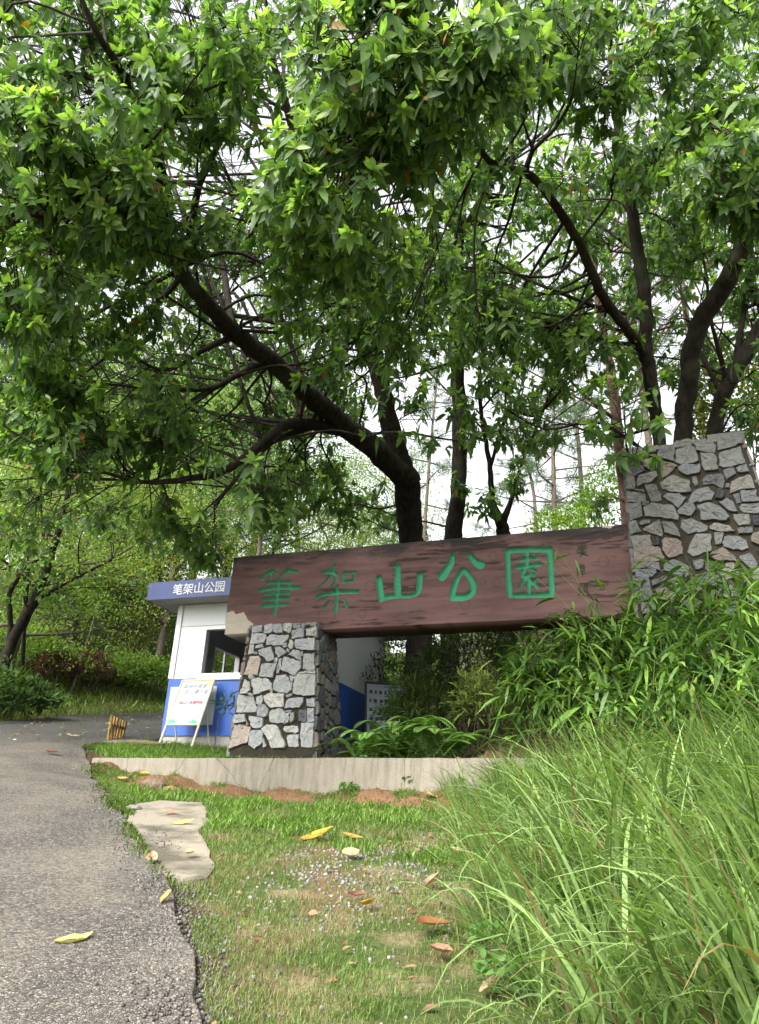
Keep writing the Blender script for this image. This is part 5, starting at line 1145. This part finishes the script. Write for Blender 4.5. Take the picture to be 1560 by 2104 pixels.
# short turf
x, y = scatter(420000, -3.2, 1.6, 2.2, 8.6); kd_ = kerb_dist(x, y); m_ = (rng.random(len(x)) < lawn_dens(x, y) * 1.0 + .04 * (x > road_r(y) + .1)) & (kd_ < -.02) & (x > road_r(y) + .03) & (x < toe_x(y) + .7) & ~poly_in([tuple(q) for q in slab2d], x, y)
x, y = x[m_], y[m_]; N = len(x); near = sstep(6.2, 3.6, y)
O = np.stack([x, y, zg(x, y) - .004], -1); th = rng.random(N) * 6.28; D = np.stack([np.cos(th), np.sin(th), np.zeros(N)], -1)
g0, g1 = np.array([.065, .115, .022]), np.array([.20, .29, .075]); dry = np.array([.30, .25, .13])
cols = g0 + (g1 - g0) * rng.random(N)[:, None]; dn = (fbm(x, y, .3, 3, 61) > .52) & (rng.random(N) < .36) & (y < 5.5); cols[dn] = dry * rng.uniform(.7, 1.1, dn.sum())[:, None]
blades('lawn_grass', O, D, rng.uniform(.02, .05, N) * (1 + .35 * (1 - near)), (.0028 + .0035 * (1 - near)) * rng.uniform(.7, 1.3, N), cols, rng.uniform(.5, 1.3, N), M_GRASS, 2)
# broad carpet grass tufts on the bed strip and at the kerb foot
xs, ys_ = [], []
x, y = scatter(16000, -3.4, -1.0, 8.4, 11.0); kd_ = kerb_dist(x, y); m_ = (kd_ > .14) & (x > road_r(y) + .1) & (y < 10.9 - .38 * (x + 2.9)); xs.append(x[m_]); ys_.append(y[m_])
x, y = scatter(34000, -2.2, .9, 4.6, 8.8); kd_ = kerb_dist(x, y); m_ = (kd_ < -.46) & (kd_ > -2.4) & (rng.random(len(x)) < sstep(.45, .6, fbm(x, y, .3, 3, 71)) * (x > road_r(y) + .2) * (~poly_in([tuple(q) for q in slab2d], x, y)) * (1 - .9 * np.exp(-(((x + .1) / .4) ** 2 + ((y - 4.5) / .8) ** 2)))); xs.append(x[m_]); ys_.append(y[m_])
x = rng.uniform(-1.7, .2, 1500); y = rng.uniform(7.4, 8.8, 1500); kd_ = kerb_dist(x, y); m_ = (kd_ > .14) & (kd_ < .42) & (rng.random(1500) < sstep(.4, .6, fbm(x, y, .2, 3, 73))); xs.append(x[m_]); ys_.append(y[m_])
x = np.concatenate(xs); y = np.concatenate(ys_); N = len(x); O = np.stack([x, y, zg(x, y) - .004], -1); th = rng.random(N) * 6.28; D = np.stack([np.cos(th), np.sin(th), np.zeros(N)], -1)
cols = np.array([.07, .14, .025]) + np.array([.14, .19, .04]) * rng.random(N)[:, None]
blades('carpet_grass', O, D, rng.uniform(.05, .11, N), rng.uniform(.008, .014, N), cols, rng.uniform(.5, 1.2, N), M_GRASS, 3)
x = rng.uniform(-12, 2, 60000); y = rng.uniform(10.5, 26, 60000); m_ = (x < road_l(y) - .05) & (x > road_l(y) - 3.2) & (rng.random(60000) < .75); x, y = x[m_], y[m_]; N = len(x); O = np.stack([x, y, zg(x, y) - .01], -1); th = rng.random(N) * 6.28; D = np.stack([np.cos(th), np.sin(th), np.zeros(N)], -1)
blades('ground_cover', O, D, rng.uniform(.12, .34, N), rng.uniform(.015, .035, N), np.array([.07, .12, .025]) + np.array([.22, .28, .06]) * (rng.random(N) * fbm(x, y, 1.2, 3, 77) * 1.6)[:, None], rng.uniform(.5, 1.3, N), M_GRASS, 3)
# moss and weeds along the road edge
y = rng.uniform(3.6, 10.2, 24000); x = road_r(y) + rng.normal(.07, .065, len(y)); N = len(x); O = np.stack([x, y, zg(x, y) + .03 * (x < road_r(y))], -1); th = rng.random(N) * 6.28; D = np.stack([np.cos(th), np.sin(th), np.zeros(N)], -1)
m_ = (rng.random(N) < sstep(.42, .6, fbm(y, x * 0, .5, 3, 75)) * sstep(3.6, 5.5, y)) & ~poly_in([tuple(q) for q in slab2d], x - .03, y); O, D = O[m_], D[m_]; N = len(O)
blades('moss', O, D, rng.uniform(.018, .04, N), rng.uniform(.008, .014, N), np.array([.045, .075, .012]) + np.array([.08, .11, .02]) * rng.random(N)[:, None], rng.uniform(.5, 1.3, N), M_GRASS, 2)
# tall arching grass on the bank
nt_ = 1500; tx = rng.uniform(-.1, 3.8, nt_); ty = 2.0 + 5.6 * rng.random(nt_) ** 1.2; td = tx - toe_x(ty) - .02 - .14 * sstep(3.6, 2.8, ty)
m_ = (td > -.18 + .2 * rng.random(nt_)) & (rng.random(nt_) < sstep(.26, .46, fbm(tx, ty, .35, 3, 81)) * .95) & (tx < .62 * ty + .4) & (ty < 7.2 - 1.6 * np.clip(tx - 1.1, 0, 1)) & (kerb_dist(tx, ty) < -.04)
tx, ty = tx[m_], ty[m_]; nt_ = len(tx); per = rng.integers(14, 40, nt_); ti = np.repeat(np.arange(nt_), per); N = len(ti)
ox, oy = rng.normal(0, .045, N), rng.normal(0, .045, N); x = tx[ti] + ox; y = ty[ti] + oy; d = x - toe_x(y)
O = np.stack([x, y, zg(x, y) - .01], -1); tth = math.pi * 1.05 + rng.normal(0, .55, nt_); th = tth[ti] + rng.normal(0, .75, N)
D = np.stack([np.cos(th) * .8 + ox * 9, np.sin(th) * .8 + oy * 9, np.zeros(N)], -1); D = nrm(D)
tl_s = rng.uniform(.7, 1.15, nt_); L = rng.uniform(.30, .95, N) * tl_s[ti] * (.55 + .45 * sstep(6.3, 4.0, y)) * (.62 + .45 * sstep(-.2, .5, d))
tc_ = rng.normal(0, .18, nt_); cols = np.array([.05, .105, .022]) + (np.array([.29, .41, .14]) - np.array([.05, .105, .022])) * np.clip(rng.normal(.48, .22, N) + tc_[ti], 0, 1.1)[:, None]  # pale end of the range carries the sky sheen in the blade colour
dn = rng.random(N) < .05; cols[dn] = np.array([.28, .21, .10]) * rng.uniform(.6, 1.1, dn.sum())[:, None]
blades('tall_grass', O, D, L, rng.uniform(.0055, .021, N) * (.7 + .5 * L), cols, rng.uniform(.4, 2.0, N), M_GRASS, 8)
M_WSTEM = simple('weed_stem', (.09, .16, .04), .6, .3)
# broad-leaved weeds among the tall grass
def weed(label, px, py, s, n, seed, group='weeds at the foot of the tall grass'):
    c = gpos(px, py); bush('weed', label, c + UP * s * .35, (s, s, s * .6), n, .06, (.06, .13, .03), (.15, .30, .07), M_FERN, 'weed', group, .45, .3, seed, True, .7, 4, M_WSTEM, .25)
for i, (lb, px, py, s, n) in enumerate((('small leafy weed at the lower corner of the tall grass', 1035, 2040, .10, 60), ('bright weed rosette beside the big brown fallen leaf', 1010, 1960, .09, 50), ('leafy weed at the bottom right among grass stalks', 1300, 2060, .14, 90), ('clump of fresh weeds at the bottom edge of the grass', 1180, 2075, .12, 70), ('green weed below the orange flower', 1520, 2010, .14, 90), ('small weed sprouting from red soil under the kerb', 835, 1612, .07, 45), ('weed tuft against the kerb face below the pillar', 715, 1628, .07, 45), ('weed with long leaves at the left foot of the short pillar', 510, 1535, .14, 45), ('yellow green seedling at the right corner of the short pillar', 715, 1480, .12, 50))):
    weed(lb, px, py, s, n, 300 + i)
# orange flower
c = gpos(1500, 1930); f = empty('flower', c); tag(f, 'small yellow orange flower among the tall grass blades', 'flower'); top = at(1527, 1797, c[1] - .05)
mb = MB(); mb.tube([c, (c + top) / 2 + [.02, 0, .02], top], .002, 5); mb.build('stem', simple('flower_stem', (.08, .15, .03)), f)
N = 9; th = np.linspace(0, 6.28, N, endpoint=False); leaf_obj('petals', np.tile(top, (N, 1)), np.stack([np.cos(th), np.sin(th), np.full(N, .5)], -1), np.tile(UP, (N, 1)), .018, .012, .2, np.tile([.75, .42, .02], (N, 1)), M_DRY, f)

# ------------------------------------------------------------------ pebbles and litter
def pebble_mesh(name, X, Y, Z, S, cols, mat):
    a = (1 + 5 ** .5) / 2; B_v = nrm(np.array([(-1, a, 0), (1, a, 0), (-1, -a, 0), (1, -a, 0), (0, -1, a), (0, 1, a), (0, -1, -a), (0, 1, -a), (a, 0, -1), (a, 0, 1), (-a, 0, -1), (-a, 0, 1)]))
    Fi = np.array([(0, 11, 5), (0, 5, 1), (0, 1, 7), (0, 7, 10), (0, 10, 11), (1, 5, 9), (5, 11, 4), (11, 10, 2), (10, 7, 6), (7, 1, 8), (3, 9, 4), (3, 4, 2), (3, 2, 6), (3, 6, 8), (3, 8, 9), (4, 9, 5), (2, 4, 11), (6, 2, 10), (8, 6, 7), (9, 8, 1)])
    N = len(X); sc = S[:, None] * rng.uniform(.6, 1.25, (N, 3)); V = B_v[None] * (1 + rng.normal(0, .12, (N, 12, 1))) * sc[:, None]; V = V + np.stack([X, Y, Z], -1)[:, None]
    F = (np.arange(N)[:, None, None] * 12 + Fi[None]).reshape(-1, 3); return tag(link(name, np_mesh(name, V.reshape(-1, 3), [F], mat, np.repeat(cols, 12, axis=0), True)), kind='stuff')
k = NT('pebble', .6, .4); k.base(k.mix(1.0, k.attr(), k.ramp(k.noise(40, 3), [(.3, .7), (.7, 1.15)]), 'MULTIPLY')); M_PEB = k.m
x1, y1 = rng.normal(-.05, .28, 2500), rng.normal(4.6, .6, 2500); x1 = x1 + .06 * (y1 - 4.5); x2, y2 = rng.uniform(-.6, .6, 220), rng.uniform(2.5, 7.2, 220); x3, y3 = rng.normal(.35, .15, 350), rng.normal(5.6, .5, 350)
x = np.concatenate([x1, x2, x3]); y = np.concatenate([y1, y2, y3]); m_ = (x > road_r(y) + .08) & (kerb_dist(x, y) < -.1) & (rng.random(len(x)) < .25 + .75 * sstep(.4, .55, fbm(x, y, .2, 3, 91))); x, y = x[m_], y[m_]; N = len(x)
pc = np.array([(.42, .40, .37), (.38, .34, .29), (.26, .23, .20), (.50, .48, .46), (.34, .28, .23), (.17, .17, .17)])[rng.integers(0, 6, N)] * rng.uniform(.8, 1.15, N)[:, None]
pebble_mesh('pebbles', x, y, zg(x, y) + .001, rng.uniform(.004, .0115, N), pc * .5, M_PEB)
# loose chippings on the road shoulder
y = 2.3 + 5 * rng.random(4500) ** 1.4; x = road_r(y) + np.abs(rng.normal(0, .10, 4500)) * rng.choice([-1, 1], 4500) + .03; N = len(x); pebble_mesh('loose_gravel', x, y, zg(x, y) + .022 * (x < road_r(y)) + .004, rng.uniform(.003, .008, N), np.array([.085, .078, .068]) * rng.uniform(.4, 2.0, N)[:, None], M_PEB)
# small leaf litter on the far road and by the pillar
y = rng.uniform(9.5, 18, 420); x = rng.uniform(road_l(y) + .1, road_r(y) - .1); N = len(x); th = rng.random(N) * 6.28
leaf_obj('leaf_litter', np.stack([x, y, zg(x, y) + .045], -1), np.stack([np.cos(th), np.sin(th), np.full(N, .05)], -1), np.tile(UP, (N, 1)) + rng.normal(0, .3, (N, 3)), rng.uniform(.03, .09, N), rng.uniform(.015, .035, N), 0, np.array([.42, .36, .2]) * rng.uniform(.5, 1.2, N)[:, None], M_DRY)['kind'] = 'stuff'
x = np.concatenate([rng.normal(-.25, .18, 90), rng.uniform(-1.2, .6, 80)]); y = np.concatenate([rng.normal(8.35, .18, 90), rng.uniform(7.9, 8.9, 80)]); m_ = kerb_dist(x, y) > .14; x, y = x[m_], y[m_]; N = len(x); th = rng.random(N) * 6.28
leaf_obj('bed_leaf_litter', np.stack([x, y, zg(x, y) + .012], -1), np.stack([np.cos(th), np.sin(th), rng.normal(.05, .2, N)], -1), np.tile(UP, (N, 1)) + rng.normal(0, .5, (N, 3)), rng.uniform(.06, .13, N), rng.uniform(.03, .05, N), .1, np.array([.24, .12, .06]) * rng.uniform(.5, 1.5, N)[:, None], M_DRY)['kind'] = 'stuff'

x = rng.uniform(-.7, 1.2, 150); y = rng.uniform(2.4, 7.0, 150); m_ = (x > road_r(y) + .02) & (kerb_dist(x, y) < -.2); x, y = x[m_], y[m_]; N = len(x); th = rng.random(N) * 6.28
leaf_obj('lawn_leaf_litter', np.stack([x, y, zg(x, y) + .018], -1), np.stack([np.cos(th), np.sin(th), rng.normal(.1, .25, N)], -1), np.tile([0, -.3, 1.], (N, 1)) + rng.normal(0, .5, (N, 3)), rng.uniform(.02, .06, N), rng.uniform(.01, .028, N), .1, np.array([.22, .13, .07]) * rng.uniform(.5, 1.5, N)[:, None], M_DRY)['kind'] = 'stuff'

def fallen(label, px, py, ang, L, Wd, col, curl=.25, lift=.012, roll=0., tilt=0.0):
    road_ = gpos(px, py)[0] < road_r(gpos(px, py)[1]) - .05
    c = gpos(px, py, lift * .9); c[2] += .016 if road_ else .008; n = 9; L *= .82; Wd *= 1.0; curl *= .6; tt = np.linspace(0, 1, n); d = np.array([math.cos(ang), math.sin(ang), 0]); s = np.array([-math.sin(ang), math.cos(ang), 0])
    up = nrm(np.array([0, -.26, .96])) if road_ else nrm(np.array([rng.normal(0, .2), -.45 + rng.normal(0, .12), .88])); d = nrm(d - up * (d @ up)); s = np.cross(up, d); up2 = up * math.cos(roll) + s * math.sin(roll); s = s * math.cos(roll) - up * math.sin(roll)
    d = nrm(d + up * tilt)
    w = Wd * np.sin(np.pi * np.clip(tt * .93 + .05, 0, 1)) ** .9 * rng.uniform(.93, 1.05, n); rows = []; bend_ = rng.normal(0, .12)
    for q, ww in zip(tt, w):
        c_ = c + d * L * (q - .5) + s * L * bend_ * (2 * q - 1) ** 2 + up2 * rng.normal(0, .001) + up2 * curl * L * (2 * q - 1) ** 2 * .5; rows += [c_ - s * ww * .5 + up2 * ww * curl, c_ - s * ww * .25 + up2 * ww * curl * .3, c_, c_ + s * ww * .25 + up2 * ww * curl * .3, c_ + s * ww * .5 + up2 * ww * curl]
    V = np.array(rows); ii = np.arange(n - 1)[:, None] * 5 + np.arange(4)[None]; Q = np.stack([ii, ii + 5, ii + 6, ii + 1], -1).reshape(-1, 4)
    cols = np.tile(np.array(col) * .72, (len(V), 1)) * (.85 + .3 * rng.random((len(V), 1))); 
    sp = rng.random(len(V)) < .08; cols[sp] *= .5; cols[2::5] *= .7; cols[:5] *= .6
    o = link('fallen_leaf', np_mesh('fallen_leaf', V, [Q], M_DRY, cols, True)); tag(o, label, 'leaf', 'fallen leaves'); return o
YE, OR, BR, TN = (.62, .50, .12), (.52, .30, .06), (.25, .10, .05), (.55, .42, .22)
fallen('yellow leaf curled on the asphalt near the camera', 150, 1948, .75, .17, .075, (.70, .62, .20), .35, .004, .12)
fallen('tan leaf standing on edge at the asphalt border', 342, 1868, 1.5, .09, .05, (.55, .33, .12), .5, .04, .8, .3)
fallen('large golden leaf lying in the lawn', 650, 1730, .1, .25, .10, (.58, .36, .05), .15, .035)
fallen('golden brown leaf touching the large golden leaf', 722, 1732, -.1, .17, .07, (.50, .33, .07), .2, .03)
fallen('pale yellow leaf below the golden leaves on the gravel', 720, 1766, .7, .14, .085, (.62, .52, .28), .2, .03)
fallen('small orange leaf in the short grass', 757, 1876, .6, .09, .06, (.50, .25, .05), .5, .03, .6)
fallen('dark red brown leaf roll just above the orange leaf', 735, 1853, .1, .11, .03, (.20, .075, .05), .6, .02)
fallen('big copper brown leaf at the edge of the tall grass', 885, 1925, .5, .20, .10, (.33, .14, .06), .3, .04, .4)
fallen('brown leaf tucked under the big copper leaf', 905, 1978, -.5, .11, .08, (.36, .2, .13), .4, .03, .3)
fallen('yellow tan leaf at the kerb foot by the tall grass', 885, 1640, .1, .20, .07, (.62, .45, .17), .2, .02)
fallen('tan leaf caught in the tall grass edge', 925, 1750, -.8, .10, .06, (.56, .38, .2), .3, .05, .5)
fallen('light tan leaf beside the leaf caught in the grass', 940, 1768, .0, .09, .045, (.6, .45, .25), .3, .05)
fallen('pinkish dry leaf on the upper slab', 352, 1677, .2, .13, .05, (.45, .24, .16), .2, .02)
fallen('greenish yellow long leaf on the slab', 375, 1698, .1, .18, .045, (.50, .47, .14), .1, .02)
fallen('cream leaf curled on the lower slab', 390, 1768, 1.0, .08, .06, (.66, .52, .28), .5, .03, .5)
fallen('pink leaf on the gravel beside the slab', 310, 1778, 2.2, .09, .06, (.50, .30, .18), .35, .03, .4)
fallen('bright yellow leaf by the rock under the kerb', 296, 1594, .2, .14, .06, (.66, .42, .06), .2, .02)
fallen('tan leaf at the very tip of the kerb', 250, 1607, -.4, .16, .06, (.55, .38, .16), .2, .03)
fallen('red brown leaf alone on the upper asphalt', 105, 1556, .2, .17, .08, (.24, .09, .06), .4, .04)
fallen('cream leaf boat near the barrier posts', 150, 1522, .0, .2, .06, (.6, .5, .3), .3, .05)
fallen('pale dry leaf at the bottom among weeds', 1015, 2055, .8, .13, .08, (.55, .37, .24), .35, .04, .5)
fallen('brown dry leaf at the bottom edge of the weeds', 1240, 2085, .6, .14, .06, (.38, .2, .12), .4, .04, .4)
fallen('orange dead leaf hanging in the tall grass', 1075, 1965, 1.2, .10, .04, (.50, .32, .08), .3, .10, .8, .5)
fallen('dusty brown leaf cluster below the caught leaf', 893, 1830, .9, .13, .09, (.46, .27, .18), .45, .04, .5)
